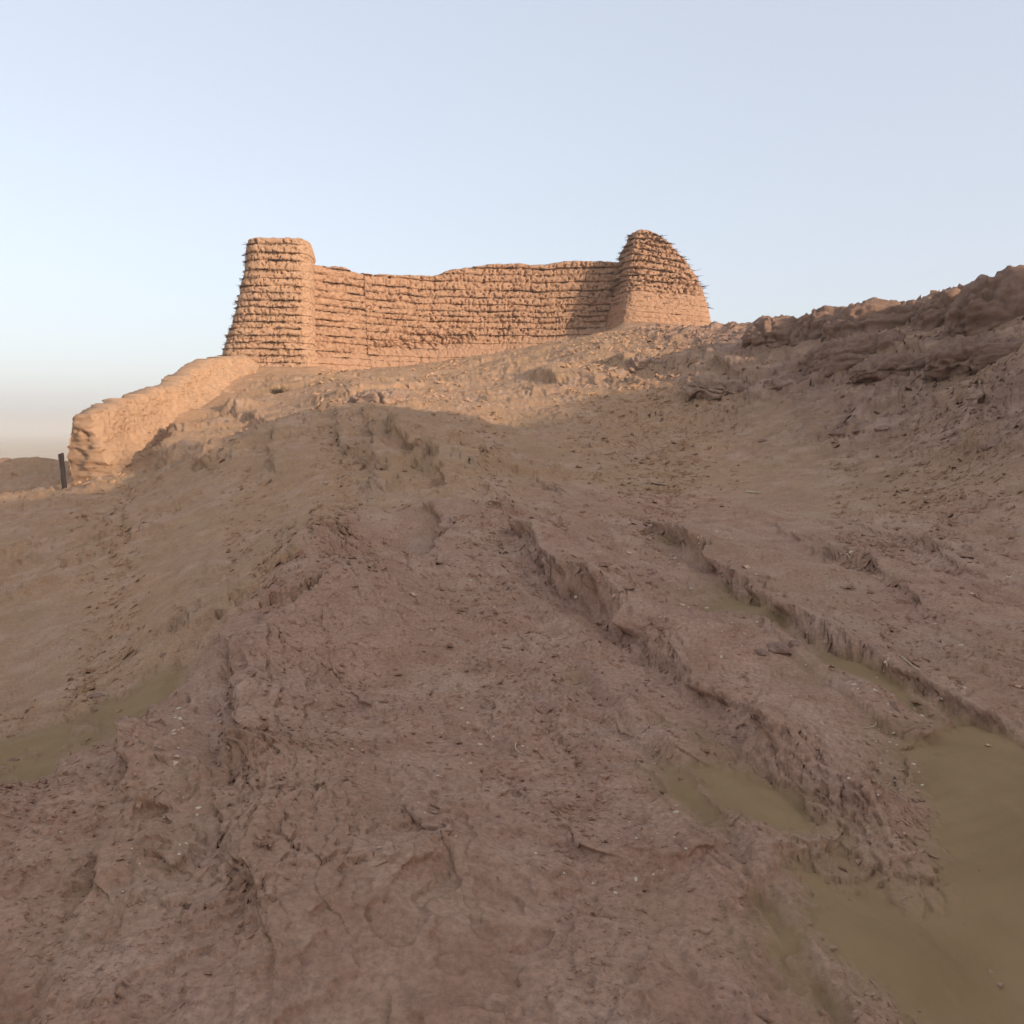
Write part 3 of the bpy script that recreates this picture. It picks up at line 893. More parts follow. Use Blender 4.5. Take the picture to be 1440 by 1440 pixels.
# --- towers: rounded rectangles that narrow upwards, laid in courses
def tower(label, name, rows, depth0, b_of, rot, zs, tilt, amt_of, lump_of, straw_of, mats, pw_=4.2, seed=0, cap=0.3, side_smooth=0.0):
    """rows: (z, x centre, half width); zs: joint heights from the bottom up"""
    rows = np.array(sorted(rows))
    zc = rows[:, 0]
    base = np.array([rows[0, 1], depth0 + b_of(0), zs[0]])
    root = thing(name, label, 'tower', tuple(base))
    cr, sr = math.cos(rot), math.sin(rot)
    th_f = np.linspace(-math.pi * 1.10, math.pi * 0.10, 250)          # the side towards the camera
    th_b = np.linspace(math.pi * 0.10, math.pi * 0.90, 44)[1:-1]
    th = np.concatenate([th_f, th_b])
    ct, st = np.cos(th), np.sin(th)
    z_lo, z_hi = zs[0], zs[-1]

    def outline(z):
        """positions and outward normals of the ring at (an array of) heights"""
        xc = np.interp(z, zc, rows[:, 1]); a = np.interp(z, zc, rows[:, 2])
        q = (z - z_lo) / (z_hi - z_lo)
        b = b_of(q)
        rs = (np.abs(ct) ** pw_ + np.abs(st) ** pw_) ** (-1 / pw_)
        lx = a[None] * (ct * rs)[:, None]; ly = b[None] * (st * rs)[:, None]
        nx = np.sign(ct) * np.abs(ct * rs) ** (pw_ - 1) ; ny = np.sign(st) * np.abs(st * rs) ** (pw_ - 1)
        nx = np.repeat(nx[:, None], len(z), 1) / a[None]; ny = np.repeat(ny[:, None], len(z), 1) / b[None]
        ln = np.hypot(nx, ny); nx /= ln; ny /= ln
        X = xc[None] + lx * cr - ly * sr
        Y = depth0 + b_of(0) + lx * sr + ly * cr
        return X, Y, nx * cr - ny * sr, nx * sr + ny * cr, lx

    nt = 13
    for k in range(len(zs) - 1):
        z0, z1 = zs[k], zs[k + 1]
        t = np.linspace(0, 1, nt)
        zz = z0 + (z1 - z0) * t
        X, Y, NX, NY, LX = outline(zz)
        q = ((z0 + z1) / 2 - z_lo) / (z_hi - z_lo)
        Z = np.repeat(zz[None], len(th), 0) + tilt(q) * LX
        p = np.stack([X, Y, Z], -1)
        off = mud_face(p, seed, lump_of(q)[0], lump_of(q)[1]) - groove(np.repeat(t[None], len(th), 0), p, amt_of(q) * (1 - 0.8 * side_smooth * sstep(0.35, 0.8, NX)), seed + 40 + k)
        off += 0.05 * (rng.random() - 0.5)
        Z = Z + (0.04 if seed == 1 else 0.12 * q + 0.03) * fbm3(p / np.array([0.9, 0.9, 50]), 2, seed + 70 + k // 2) + (0.03 * fbm3(p / np.array([.3, .3, 50]), 2, seed + 71 + k))
        X2 = X + NX * off; Y2 = Y + NY * off
        xc = np.interp(zz, zc, rows[:, 1])
        cy = depth0 + b_of(0)
        ring = lambda j, f, dzz: np.stack([xc[j] + (X2[:, j] - xc[j]) * f, cy + (Y2[:, j] - cy) * f, Z[:, j] + dzz], -1)
        body = np.stack([X2, Y2, Z], -1)
        last = k == len(zs) - 2
        lo = ring(0, 0.78, 0.0)[:, None]
        if last:
            tops = np.stack([ring(-1, f, cap * (1 - f ** 2) + 0.0 * f) for f in (0.96, 0.88, 0.72, 0.5, 0.25, 0.02)], 1)
            tops[..., 2] += 0.10 * fbm3(tops / 0.5, 3, seed + 5)
        else:
            tops = ring(-1, 0.78, 0.0)[:, None]
        vv = np.concatenate([lo, body, tops], 1)
        me = make_mesh('mud_course', vv.reshape(-1, 3), grid_faces(len(th), vv.shape[1], True))
        link('mud_course', shift(me, base), mats(q), root)
        ns = straw_of(q)
        if ns and k > 0:
            i = rng.integers(0, len(th_f), ns)
            keep = fbm3(p[i, 0] / 0.7, 3, seed + 90 + k) > -0.12
            i = i[keep & ((NX[i, 0] < 0.55) | (side_smooth == 0))]
            me_v, me_f = reed_mesh(np.stack([X2[i, 0], Y2[i, 0], Z[i, 0] + rng.normal(0.0, 0.022, len(i))], -1) + 0.0,
                                   np.stack([NX[i, 0], NY[i, 0], np.zeros(len(i))], -1), inward=0.05, length=(0.12, 0.28) if seed == 1 else (0.12, 0.46))
            link('reed_layer', shift(make_mesh('reed_layer', me_v, me_f, False), base), M_REED, root, kind='stuff')
    return root


def rows_from(pxs, depth):
    out = []
    for py, l, r_ in pxs:
        a = at_depth(l, py, depth); b = at_depth(r_, py, depth)
        out.append((a[2], (a[0] + b[0]) / 2, (b[0] - a[0]) / 2))
    return out


DL = 43.0
rl = rows_from([(328, 338, 424), (345, 335, 427), (380, 331, 428), (410, 325, 428), (440, 318, 429), (470, 309, 430), (500, 299, 433), (525, 292, 438), (560, 284, 444)], DL)
pxz = [548, 531, 519, 509, 499.5, 490, 481, 471, 461, 452, 442, 431, 421.5, 411, 401, 390, 379, 365, 354, 342, 333]
zl = [at_depth(390, py, DL)[2] for py in pxz]
tower('tall flat topped mud tower with a flared base, left of the curtain wall', 'watch_tower', rl, DL, lambda q: 2.0 + 0 * q, math.radians(8), zl,
      lambda q: 0.0, lambda q: 0.12 if q < 0.09 else (0.55 if q < 0.2 else 1.0), lambda q: (0.5, 0.15) if q < 0.09 else ((0.8, 0.8) if q < 0.2 else (0.7, 0.75)),
      lambda q: 0 if q < 0.1 else 480, lambda q: M_PLASTER if q < 0.09 else M_MUD, seed=1, cap=0.12, side_smooth=1.0)

DR = 47.0
rr_ = rows_from([(312, 901, 922), (317, 898, 930), (325, 894, 942), (338, 888, 956), (352, 884, 968), (366, 880, 978), (385, 876, 986), (405, 872, 993), (430, 867, 998), (455, 861, 1003), (480, 858, 1010)], DR)
pyr = [478, 466, 456, 448, 441, 433.5, 426, 418.5, 411, 403, 395, 387, 378, 368, 358.5, 349, 340, 330, 321, 314]
zr_ = [at_depth(935, py, DR)[2] for py in pyr]
tower('crumbling domed mud tower with shaggy reed layers at the right end of the curtain wall', 'watch_tower', rr_, DR, lambda q: 2.2 - 1.5 * np.clip(q, 0, 1) ** 2, math.radians(11), zr_,
      lambda q: -0.05 - 0.08 * float(sstep(0.5, 0.75, q)), lambda q: 0.10 if q < 0.36 else (0.45 if q < 0.52 else 1.15), lambda q: (0.6, 0.35) if q < 0.40 else (2.0, 1.25),
      lambda q: 0 if q < 0.3 else (60 if q < 0.5 else 260), lambda q: M_MUDR, pw_=7.0, seed=2, cap=0.12)

# --- the curtain wall between the towers
WP = np.array([at_depth(px, 480, d)[:2] for px, d in [(415, 44.4), (440, 45.2), (480, 46.4), (520, 47.5), (600, 48.9), (700, 49.7), (790, 49.8), (850, 49.6), (905, 49.4)]])
wl_ = np.concatenate([[0], np.cumsum(np.linalg.norm(np.diff(WP, axis=0), axis=1))])
NS = 460
ws = np.linspace(0, wl_[-1], NS)


def smooth_path(s):
    k = np.array([np.interp(s + e, wl_, WP[:, 0]) for e in np.linspace(-0.9, 0.9, 9)]).mean(0)
    m = np.array([np.interp(s + e, wl_, WP[:, 1]) for e in np.linspace(-0.9, 0.9, 9)]).mean(0)
    return k, m


wx_, wy_ = smooth_path(ws)
tx = np.gradient(wx_); ty = np.gradient(wy_); tl = np.hypot(tx, ty)
wnx, wny = ty / tl, -tx / tl                        # towards the camera
wpx = 720 + FPX * wx_ / wy_
TOPPX = [(400, 374), (440, 374.5), (470, 374), (490, 375), (503, 381), (515, 385), (560, 386.5), (612, 387), (635, 380), (668, 374), (700, 371), (745, 372), (800, 367.5), (830, 367), (872, 370), (910, 371)]
tpy = np.interp(wpx, [a for a, b in TOPPX], [b for a, b in TOPPX])
wtop = np.array([at_depth(px, py, d)[2] for px, py, d in zip(wpx, tpy, wy_)])
wtop += 0.09 * fbm3(np.stack([wx_, wy_, 0 * wx_], -1) / 0.5, 3, 200)
wgr = lookup(GZ, wx_ + wnx * 0.2, wy_ + wny * 0.2)
seam = int(np.argmin(np.abs(wpx - 517)))
wbase = np.array([wx_[NS // 2], wy_[NS // 2], float(wgr[NS // 2])])
wroot = thing('curtain_wall', 'long worn mud curtain wall laid in reed courses between the two towers', 'wall', tuple(wbase))


def wall_section(i0, i1, z_first, pitch, seed):
    sl = slice(i0, i1)
    x, y, nx, ny, top, gr = wx_[sl], wy_[sl], wnx[sl], wny[sl], wtop[sl], wgr[sl]
    n = i1 - i0
    zmin = gr.min() - 0.7
    joints = [z_first + pitch * 3]
    while joints[-1] > z_first + 0.01:
        joints.append(joints[-1] - pitch)
    r2 = random.Random(seed)
    while joints[-1] > zmin:
        joints.append(joints[-1] - pitch * r2.uniform(0.70, 1.30))
    zz = [99.0] + joints
    t = np.linspace(0, 1, 11)
    for k in range(len(zz) - 1):
        hi, lo = zz[k], zz[k + 1]
        h = np.minimum(hi, top); l = np.minimum(lo, h)
        live = (h - l > 0.04) & (h > gr - 0.6)
        # runs of columns where this course still stands
        idx = np.nonzero(live)[0]
        if len(idx) < 6:
            continue
        for run in np.split(idx, np.nonzero(np.diff(idx) > 1)[0] + 1):
            if len(run) < 6:
                continue
            X = np.repeat(x[run][:, None], 11, 1); Y = np.repeat(y[run][:, None], 11, 1)
            Z = l[run][:, None] + (h[run] - l[run])[:, None] * t[None]
            p = np.stack([X, Y, Z], -1)
            hg = (Z - gr[run][:, None])
            low = 1 - sstep(0.5, 1.3, hg + 0.35 * fbm3(p / 1.2, 2, 210))
            broken = np.exp(-((wpx[i0 + run][:, None] - 590) / 80) ** 2) * np.exp(-((hg - 1.25) / 0.55) ** 2)
            amt = np.clip(1.05 - 0.85 * low + 0.0 * hg, 0.1, 1.1)
            g = groove(np.repeat(t[None], len(run), 0), p, amt, seed + k)
            off = mud_face(p, seed, 0.85, 1.0 - 0.6 * 0) * (1 - 0.5 * low) - g + 0.55 * low * np.clip(0.9 - hg, 0, 2) + 0.10 * np.sin(k * 2.3 + seed)* 0.4
            q1, q2, qid, _, _ = worley(X / 0.55 + Z / 0.9, Z / 0.42 + X * 0.2, 12)
            off = off + broken * (0.35 * (qid - 0.35) - 0.25 * (1 - sstep(0, 0.16, q2 - q1)))
            batter = 0.06 * (top[run][:, None] - Z)
            off = off + batter
            Z = Z + 0.10 * fbm3(p / np.array([2.2, 2.2, 60]), 2, seed + 69) + 0.045 * fbm3(p / np.array([0.6, 0.6, 40]), 2, seed + 70 + k)
            ox = X + nx[run][:, None] * off; oy = Y + ny[run][:, None] * off
            f = np.stack([ox, oy, Z], -1)
            bx_ = x[run] - nx[run] * 1.1; by_ = y[run] - ny[run] * 1.1
            lo_in = np.stack([x[run] - nx[run] * 0.5, y[run] - ny[run] * 0.5, Z[:, 0]], -1)[:, None]
            lob = np.stack([bx_, by_, Z[:, 0]], -1)[:, None]; hib = np.stack([bx_, by_, Z[:, -1]], -1)[:, None]
            tp = np.stack([x[run] - nx[run] * 0.35, y[run] - ny[run] * 0.35, Z[:, -1] + 0.06], -1)[:, None]
            tp2 = np.stack([x[run] - nx[run] * 0.8, y[run] - ny[run] * 0.8, Z[:, -1] + 0.04], -1)[:, None]
            vv = np.concatenate([lob, lo_in, f, tp, tp2, hib, lob], 1)
            nv = vv.shape[1]
            fc = grid_faces(len(run), nv)
            ends = [np.arange(nv - 1)[::-1][None], (np.arange(nv - 1) + (len(run) - 1) * nv)[None]]
            me = make_mesh('mud_course', vv.reshape(-1, 3), [fc] + ends)
            link('mud_course', shift(me, wbase), M_MUDR, wroot)
            ns = int(len(run) * 2.3)
            if lo > gr[run].min() + 0.2:
                i = rng.integers(0, len(run), ns)
                keep = (fbm3(p[i, 0] / 0.8, 3, seed + 90 + k) > -0.05 + 0.35 * (k % 3 == 0)) & (hg[i, 0] > 0.6)
                i = i[keep]
                if len(i) > 8:
                    mv, mf = reed_mesh(np.stack([ox[i, 0], oy[i, 0], Z[i, 0] + rng.uniform(-0.03, 0.03, len(i))], -1),
                                       np.stack([nx[run][i], ny[run][i], 0 * i], -1), inward=0.06, length=(0.12, 0.26))
                    link('reed_layer', shift(make_mesh('reed_layer', mv, mf, False), wbase), M_REED, wroot, kind='stuff')


wall_section(0, seam + 1, at_depth(480, 389, 46.4)[2], 0.40, 301)
wall_section(seam, NS, at_depth(600, 393, 48.9)[2], 0.40, 302)

# --- the low ruined wall running down from the left tower
LP = [(112, 27.6), (128, 28.0), (165, 30.0), (205, 32.8), (240, 35.0), (268, 37.3), (300, 40.0), (335, 42.6), (350, 43.6)]
lpx = np.array([a for a, b in LP], float); ldp = np.array([b for a, b in LP])
lxy = np.array([at_depth(a, 600, b)[:2] for a, b in LP])
ll = np.concatenate([[0], np.cumsum(np.linalg.norm(np.diff(lxy, axis=0), axis=1))])
NL = 430
s_ = np.linspace(0, ll[-1], NL)
lx = np.array([np.interp(s_ + e, ll, lxy[:, 0]) for e in np.linspace(-.6, .6, 7)]).mean(0)
ly = np.array([np.interp(s_ + e, ll, lxy[:, 1]) for e in np.linspace(-.6, .6, 7)]).mean(0)
tx = np.gradient(lx); ty = np.gradient(ly); tl = np.hypot(tx, ty)
lnx, lny = ty / tl, -tx / tl
lppx = 720 + FPX * lx / ly
LTOP = [(104, 592), (112, 585), (130, 577), (160, 566), (190, 558), (215, 545), (237, 541), (252, 529), (268, 519), (285, 509), (305, 503), (335, 499), (360, 497)]
lpy = np.interp(lppx, [a for a, b in LTOP], [b for a, b in LTOP])
ltop = np.array([at_depth(a, b, d)[2] for a, b, d in zip(lppx, lpy, ly)])
ltop += 0.20 * fbm3(np.stack([lx, ly, 0 * lx], -1) / 1.1, 4, 400)
lgr = lookup(GZ, lx + lnx * 0.6, ly + lny * 0.6)
ltop = np.maximum(ltop, lgr + 0.5)
hgt = np.linspace(0, 1, 80)
foot = 0.75
prof = []
rows_v = []
H = ltop - lgr + 0.9
for side in (1, -1):
    tt_ = hgt if side == 1 else hgt[::-1]
    for t in tt_:
        z = lgr - 0.9 + H * t
        hz_ = np.clip((z - lgr), 0, None)
        roundoff = 0.16 * np.clip((t - 0.9) / 0.1, 0, 1) ** 2
        off = side * (0.42 + (0.70 * np.exp(-hz_ / 0.55) + 0.10 * (1 - t) if side == 1 else 0.35 * (1 - t)) - roundoff)
        off = off + 0.0 * lx
        rows_v.append(np.stack([lx + lnx * off, ly + lny * off, z], -1))
vv = np.stack(rows_v, 1)
nrm = np.stack([lnx, lny, 0 * lnx], -1)[:, None, :]
sg = np.concatenate([np.ones(80), -np.ones(80)])[None, :, None]
d = 0.34 * fbm3(vv / 1.2, 4, 410) + 0.08 * fbm3(vv / 0.30, 3, 411)
pit = np.maximum(0, fbm3(vv / 0.20, 3, 412) - 0.12)
clod = np.maximum(0, fbm3(vv / 0.17, 2, 413) - 0.15)
d = d - 0.42 * pit + 0.30 * clod
vv = vv + nrm * sg * d[..., None]
# the near end is ragged
endk = np.exp(-(s_ / 0.35))[:, None]
tv = np.stack([tx / tl, ty / tl, 0 * tx], -1)[:, None, :]
vv = vv + tv * (endk * (0.20 * fbm3(vv / 0.45, 3, 420)))[..., None]
lb = np.array([lx[NL // 3], ly[NL // 3], float(lgr[NL // 3])])
nv = vv.shape[1]
nc = 10
A0 = vv[0, :80]; B0 = vv[0, 80:][::-1]
cap_ = np.stack([A0 + (B0 - A0) * q for q in np.linspace(0, 1, nc)], 1)        # height x across
wgt = np.sin(np.linspace(0, np.pi, nc))[None] ** 0.5 * np.ones((80, 1)); wgt[-1] = 0
cn = -np.array([tx[0] / tl[0], ty[0] / tl[0], 0.0])
cd = 0.10 + 0.22 * fbm3(cap_ / 0.6, 3, 421) + 0.10 * fbm3(cap_ / 0.2, 2, 422) - 0.4 * np.maximum(0, fbm3(cap_ / 0.25, 2, 423) - 0.1)
cap_ = cap_ + (wgt * cd)[..., None] * cn
n0 = vv.shape[0] * nv
capf = grid_faces(80, nc) + n0
f = grid_faces(vv.shape[0], nv)
i = np.arange(vv.shape[0] - 1)
closef = np.stack([i * nv + nv - 1, (i + 1) * nv + nv - 1, (i + 1) * nv, i * nv], -1)
me = make_mesh('ruined_wall', np.concatenate([vv.reshape(-1, 3), cap_.reshape(-1, 3)]), [f, closef, capf])
link('ruined_wall', shift(me, lb), M_PLASTER, None, label='low smooth mud plastered ruined wall sloping down from the left tower', category='wall').location = tuple(lb)
# ------------------------------------------------------------------ small things
def spot(px, py):
    p = on_ground(px, py, GZ)
    return p


def slope_at(x, y, e=0.06):
    gx_ = (gz(x + e, y) - gz(x - e, y)) / (2 * e); gy_ = (gz(x, y + e) - gz(x, y - e)) / (2 * e)
    return Vector((-gx_, -gy_, 1)).normalized()


def metres(p, npx):
    """the length that spans npx pixels of the 1440 wide picture at a place"""
    return npx / FPX * math.hypot(p[0], p[1])


def put(name, me, mat, p, rotz, label, cat, group=None, sink=0.0, align=1.0, scale=1.0):
    o = link(name, me, mat)
    n = slope_at(p[0], p[1])
    n = Vector((n[0] * align, n[1] * align, n[2])).normalized()
    q = n.to_track_quat('Z', 'Y')
    from mathutils import Quaternion
    o.rotation_euler = (q @ Quaternion((0, 0, 1), rotz)).to_euler()
    o.location = (p[0], p[1], p[2] - sink)
    o.scale = (scale, scale, scale)
    o['label'] = label; o['category'] = cat
    if group:
        o['group'] = group
    return o


ICO = None
def chip_mesh(name, sx, sy, sz, seed, rough_=0.28, level=1):
    """a broken angular stone lying on its flat side"""
    import bmesh
    bm = bmesh.new()
    bmesh.ops.create_icosphere(bm, subdivisions=level, radius=1.0)
    v = np.array([tuple(q.co) for q in bm.verts])
    d = 1 + rough_ * fbm3(v * 1.1, 3, 500 + seed) + 0.5 * rough_ * fbm3(v * 2.7, 2, 530 + seed)
    v = v * d[:, None]
    r3 = np.random.default_rng(seed)
    for _ in range(4):                              # knock faces off
        n = r3.normal(size=3); n /= np.linalg.norm(n)
        h = r3.uniform(0.55, 0.8)
        over = np.maximum(0, v @ n - h)
        v -= over[:, None] * n
    v[:, 2] = np.maximum(v[:, 2], -0.45)
    v *= np.array([sx, sy, sz])
    f = np.array([[q.index for q in fc.verts] for fc in bm.faces])
    bm.free()
    return make_mesh(name, v, f, False)


# --- wooden post beside the low wall
def post():
    p = at_depth(90.5, 681, 26.6); p[2] = gz(p[0], p[1])
    root = thing('wooden_post', 'dark weathered wooden post standing left of the low mud wall', 'post', tuple(p))
    H = metres(p, 46) ; w = metres(p, 2.3); dpt = metres(p, 2.0)
    n = 14
    zz = np.linspace(-0.3, H, n)
    ring = []
    for k, z in enumerate(zz):
        c = [(-w, -dpt), (-w * .72, -dpt * 1.2), (w * .8, -dpt * 1.15), (w, -dpt * .9), (w, dpt), (-w, dpt)]
        lean = -0.045 * z
        j = 0.006 * np.sin(k * 1.7)
        ring.append([(a + lean + j, b, z + (0.02 * a / w if k == n - 1 else 0)) for a, b in c])
    vv = np.array(ring).transpose(1, 0, 2)
    m = vv.shape[0]
    f = grid_faces(m, n, True)
    top = (np.arange(m) * n + n - 1)[None]; bot = (np.arange(m) * n)[::-1][None]
    link('shaft', make_mesh('shaft', vv.reshape(-1, 3), [f, top, bot], False), M_POST, root)
    # the paler split face on its left
    x0 = -w - 0.010
    v = []
    for z in np.linspace(H * 0.36, H * 0.97, 6):
        lean = -0.045 * z
        for a, b in ((x0 - 0.012, -dpt * 0.9), (x0 + 0.016, -dpt * 1.12), (x0 + 0.016, dpt * .5), (x0 - 0.012, dpt * .4)):
            v.append((a + lean, b, z))
    v = np.array(v).reshape(6, 4, 3).transpose(1, 0, 2)
    link('split_face', make_mesh('split_face', v.reshape(-1, 3), [grid_faces(4, 6, True), (np.arange(4) * 6 + 5)[None], (np.arange(4) * 6)[::-1][None]], False), M_POSTP, root)


M_POSTP = mat_plain('pale_split_wood', (0.16, 0.13, 0.11), (0.24, 0.20, 0.17), 9.0)
post()


# --- bedrock outcrops along the right hand skyline
def outcrop(px, py, d, wpx, hpx, dip, seed, label, sink=0.22, deep=0.7, mat=None):
    c = spot(px, py); d = math.hypot(c[0], c[1])
    wpx *= 1.18; a = wpx / FPX * d / 2; h = hpx / FPX * d; b = a * deep
    nu, nvv = 130, 56
    th = np.linspace(0, 2 * np.pi, nu, endpoint=False); ph = np.linspace(-0.9, np.pi / 2 - 0.02, nvv)
    T, Pp = np.meshgrid(th, ph, indexing='ij')
    e = 0.62
    sp = lambda v: np.sign(v) * np.abs(v) ** e
    X = sp(np.cos(T)) * sp(np.cos(Pp)); Y = sp(np.sin(T)) * sp(np.cos(Pp)); Z = np.sign(Pp) * np.abs(np.sin(Pp)) ** 0.8
    p = np.stack([X * a, Y * b, Z * h], -1)
    q = p + seed * 31.7
    nrm = np.stack([X / a, Y / b, Z / h], -1); nrm /= np.linalg.norm(nrm, axis=-1)[..., None]
    # beds that dip to one side: hard ones stand out, soft ones are worn back
    bed = (p[..., 2] - dip * p[..., 0] + 0.10 * fbm3(q / 1.2, 3, 700)) / 0.26
    k = np.floor(bed)
    hard = np.sin(k * 12.9898 + seed) * 43758.5453; hard = hard - np.floor(hard)
    t = bed - k
    off = 0.20 * (hard - 0.5) * (0.5 + fbm3(q / 1.5, 2, 707)) - 0.10 * np.clip(.4 + 1.5 * fbm3(q / .8, 2, 708), 0, 1) * np.exp(-(np.minimum(t, 1 - t) / 0.10) ** 2)
    off += 0.28 * a * 0.6 * fbm3(q / (a * 0.9), 3, 701) + 0.16 * terrace(fbm3(q / 0.9, 3, 702) * 3, 0.2) / 3 + 0.10 * fbm3(q / 0.30, 4, 703) + 0.12 * terrace(fbm3(q / 0.45, 3, 706) * 3, 0.25) / 3
    off -= 0.22 * np.maximum(0, fbm3(q / 0.5, 2, 705) - 0.15)
    off += 0.06 * terrace(fbm3(q / 0.28, 2, 709) * 3.5, 0.18) / 2 + 0.035 * fbm3(q / 0.13, 2, 710)
    off -= 0.16 * sstep(0.78, 0.95, 1 - 2.2 * np.abs(fbm3(q * np.array([1, 1, 0.5]) / 0.9, 3, 711)))
    p = p + nrm * (off * sstep(-0.05, 0.05, 0.2 + 0 * T))[..., None]
    p[..., 2] += dip * p[..., 0] * 0.8
    vv = p.reshape(-1, 3)
    f = [grid_faces(nu, nvv, True), (np.arange(nu) * nvv + nvv - 1)[None]]
    me = make_mesh('rock_outcrop', vv, f)
    o = link('rock_outcrop', me, mat or M_OUTC)
    o.location = (c[0], c[1], c[2] - sink * h)
    o.rotation_euler = (0, 0, math.radians(-18))
    o['label'] = label; o['category'] = 'rock outcrop'; o['group'] = 'bedrock outcrops on the right hand hill'


M_OUTC = mat_mud('outcrop_rock', (0.25, 0.150, 0.105), (0.390, 0.250, 0.178), (0.32, 0.21, 0.155), 1.6)
outcrop(1100, 470, 0, 84, 26, 0.05, 1, 'low dark outcrop nearest the domed tower on the skyline')
outcrop(1168, 466, 0, 90, 38, 0.10, 2, 'layered outcrop between the low dark one and the broad dome')
outcrop(1236, 462, 0, 120, 42, 0.03, 3, 'broad domed outcrop on the skyline left of the notch')
outcrop(1200, 492, 0, 110, 30, 0.14, 4, 'pale cracked outcrop on the slope below the broad dome', sink=0.42)
outcrop(1352, 440, 0, 105, 40, 0.25, 5, 'dark outcrop right of the notch in the skyline')
outcrop(1448, 424, 0, 150, 52, 0.22, 6, 'highest dark outcrop at the right edge of the photo', deep=0.5)
outcrop(1405, 492, 0, 140, 26, 0.10, 7, 'long overhanging ledge of rock under the highest outcrop', deep=0.5, sink=0.42)
outcrop(1290, 508, 0, 130, 22, 0.08, 8, 'long ledge of rock in the middle of the right slope', deep=0.5, sink=0.42)
outcrop(1130, 532, 0, 110, 20, 0.22, 9, 'slanting ledge of rock at the left end of the right slope', deep=0.5, sink=0.42)
outcrop(1030, 540, 0, 105, 18, -0.18, 10, 'tilted slab outcrop below the domed tower', deep=0.6, sink=0.62, mat=M_ROCKL)
outcrop(908, 512, 0, 52, 16, -0.15, 11, 'small sunlit outcrop on the bank below the domed tower', deep=0.7, sink=0.5, mat=M_ROCKL)
outcrop(530, 566, 0, 74, 22, 0.05, 12, 'pale sunlit outcrop beside the shadowed hollow', deep=0.7, mat=M_ROCKL)


# --- scrub in the bank under the left tower
def scrub():
    p = spot(392, 551)
    root_ = np.tile(p + np.array([0, 0, -0.05]), (170, 1)) + rng.normal(0, 0.10, (170, 3)) * np.array([1.6, 1, 0.3])
    az_ = rng.uniform(0, 6.283, 170); el_ = rng.uniform(0.15, 1.2, 170)
    dr = np.stack([np.cos(az_) * np.cos(el_), np.sin(az_) * np.cos(el_), np.sin(el_) * 0.7], -1)
    V, F = [], []
    add_straws(V, F, root_, dr, rng.uniform(0.15, 0.42, 170), rng.uniform(0.006, 0.014, 170))
    me = make_mesh('dry_bush', np.concatenate(V), np.concatenate(F), False)
    o = link('dry_bush', shift(me, p), M_SCRUB)
    o.location = tuple(p); o['label'] = 'dark dry scrub tuft in the bank below the left tower'; o['category'] = 'bush'


scrub()


# --- dry leaves
def leaf_mesh(size, seed, curl):
    r4 = np.random.default_rng(seed)
    lobes = [(-150, .42), (-110, .62), (-82, .45), (-52, .95), (-25, .55), (0, 1.0), (25, .52), (52, .92), (82, .45), (112, .6), (150, .40), (180, .18)]
    out = []
    for a, r_ in lobes:
        a = math.radians(a + r4.uniform(-5, 5)); r_ *= r4.uniform(0.85, 1.1)
        out.append((math.sin(a) * r_, math.cos(a) * r_))
    out = np.array(out) * size * 0.55
    n = len(out)
    v = [(0, 0, 0)] + [(x * .5, y * .5, 0) for x, y in out] + [(x, y, 0) for x, y in out]
    v = np.array(v, float)
    rad_ = np.hypot(v[:, 0], v[:, 1]) / size
    v[:, 2] = size * (curl * rad_ ** 2 * (1 + 0.8 * np.sin(3 * np.arctan2(v[:, 0], v[:, 1]) + seed)) + 0.05 * r4.normal(size=len(v)) * (rad_ > 0.1)) + size * 0.05
    low = v.copy(); low[:, 2] -= 0.0016
    f = [(0, 1 + i, 1 + (i + 1) % n) for i in range(n)]
    q = [(1 + i, 1 + n + i, 1 + n + (i + 1) % n, 1 + (i + 1) % n) for i in range(n)]
    N = len(v)
    f2 = [(a + N, c + N, b + N) for a, b, c in f]; q2 = [(a + N, d + N, c + N, b + N) for a, b, c, d in q]
    rim = [(1 + n + i, N + 1 + n + i, N + 1 + n + (i + 1) % n, 1 + n + (i + 1) % n) for i in range(n)]
    return make_mesh('dry_leaf', np.concatenate([v, low]), [np.array(f + f2), np.array(q + q2 + rim)], False)


LEAVES = [
    (1050, 798, 22, 'large pale lobed dry leaf on the crest of the second rock ledge'),
    (1249, 931, 19, 'curled orange dry leaf at the edge of the sand on the right'),
    (1370, 838, 14, 'small pale dry leaf on the clay slope at the right edge'),
    (1431, 966, 10, 'tiny upright pale leaf at the far right edge of the slope'),
    (580, 836, 16, 'crumpled tan dry leaf on the crest of the near mound'),
    (912, 758, 14, 'folded pinkish dry leaf lying at the head of the second ledge'),
    (886, 778, 12, 'torn pale leaf scrap below the head of the second ledge'),
    (1388, 1049, 10, 'thin pale leaf sliver on the smooth sand at right'),
    (985, 756, 10, 'little brown leaf tucked under the second ledge'),
]
for i, (px, py, s, lab) in enumerate(LEAVES):
    p = spot(px, py)
    put('dry_leaf', leaf_mesh(metres(p, s), 20 + i, 0.55 if i % 2 else 0.3), M_LEAF, p, rng.uniform(0, 6.28), lab, 'leaf', 'dry leaves on the clay slope', sink=-0.004)

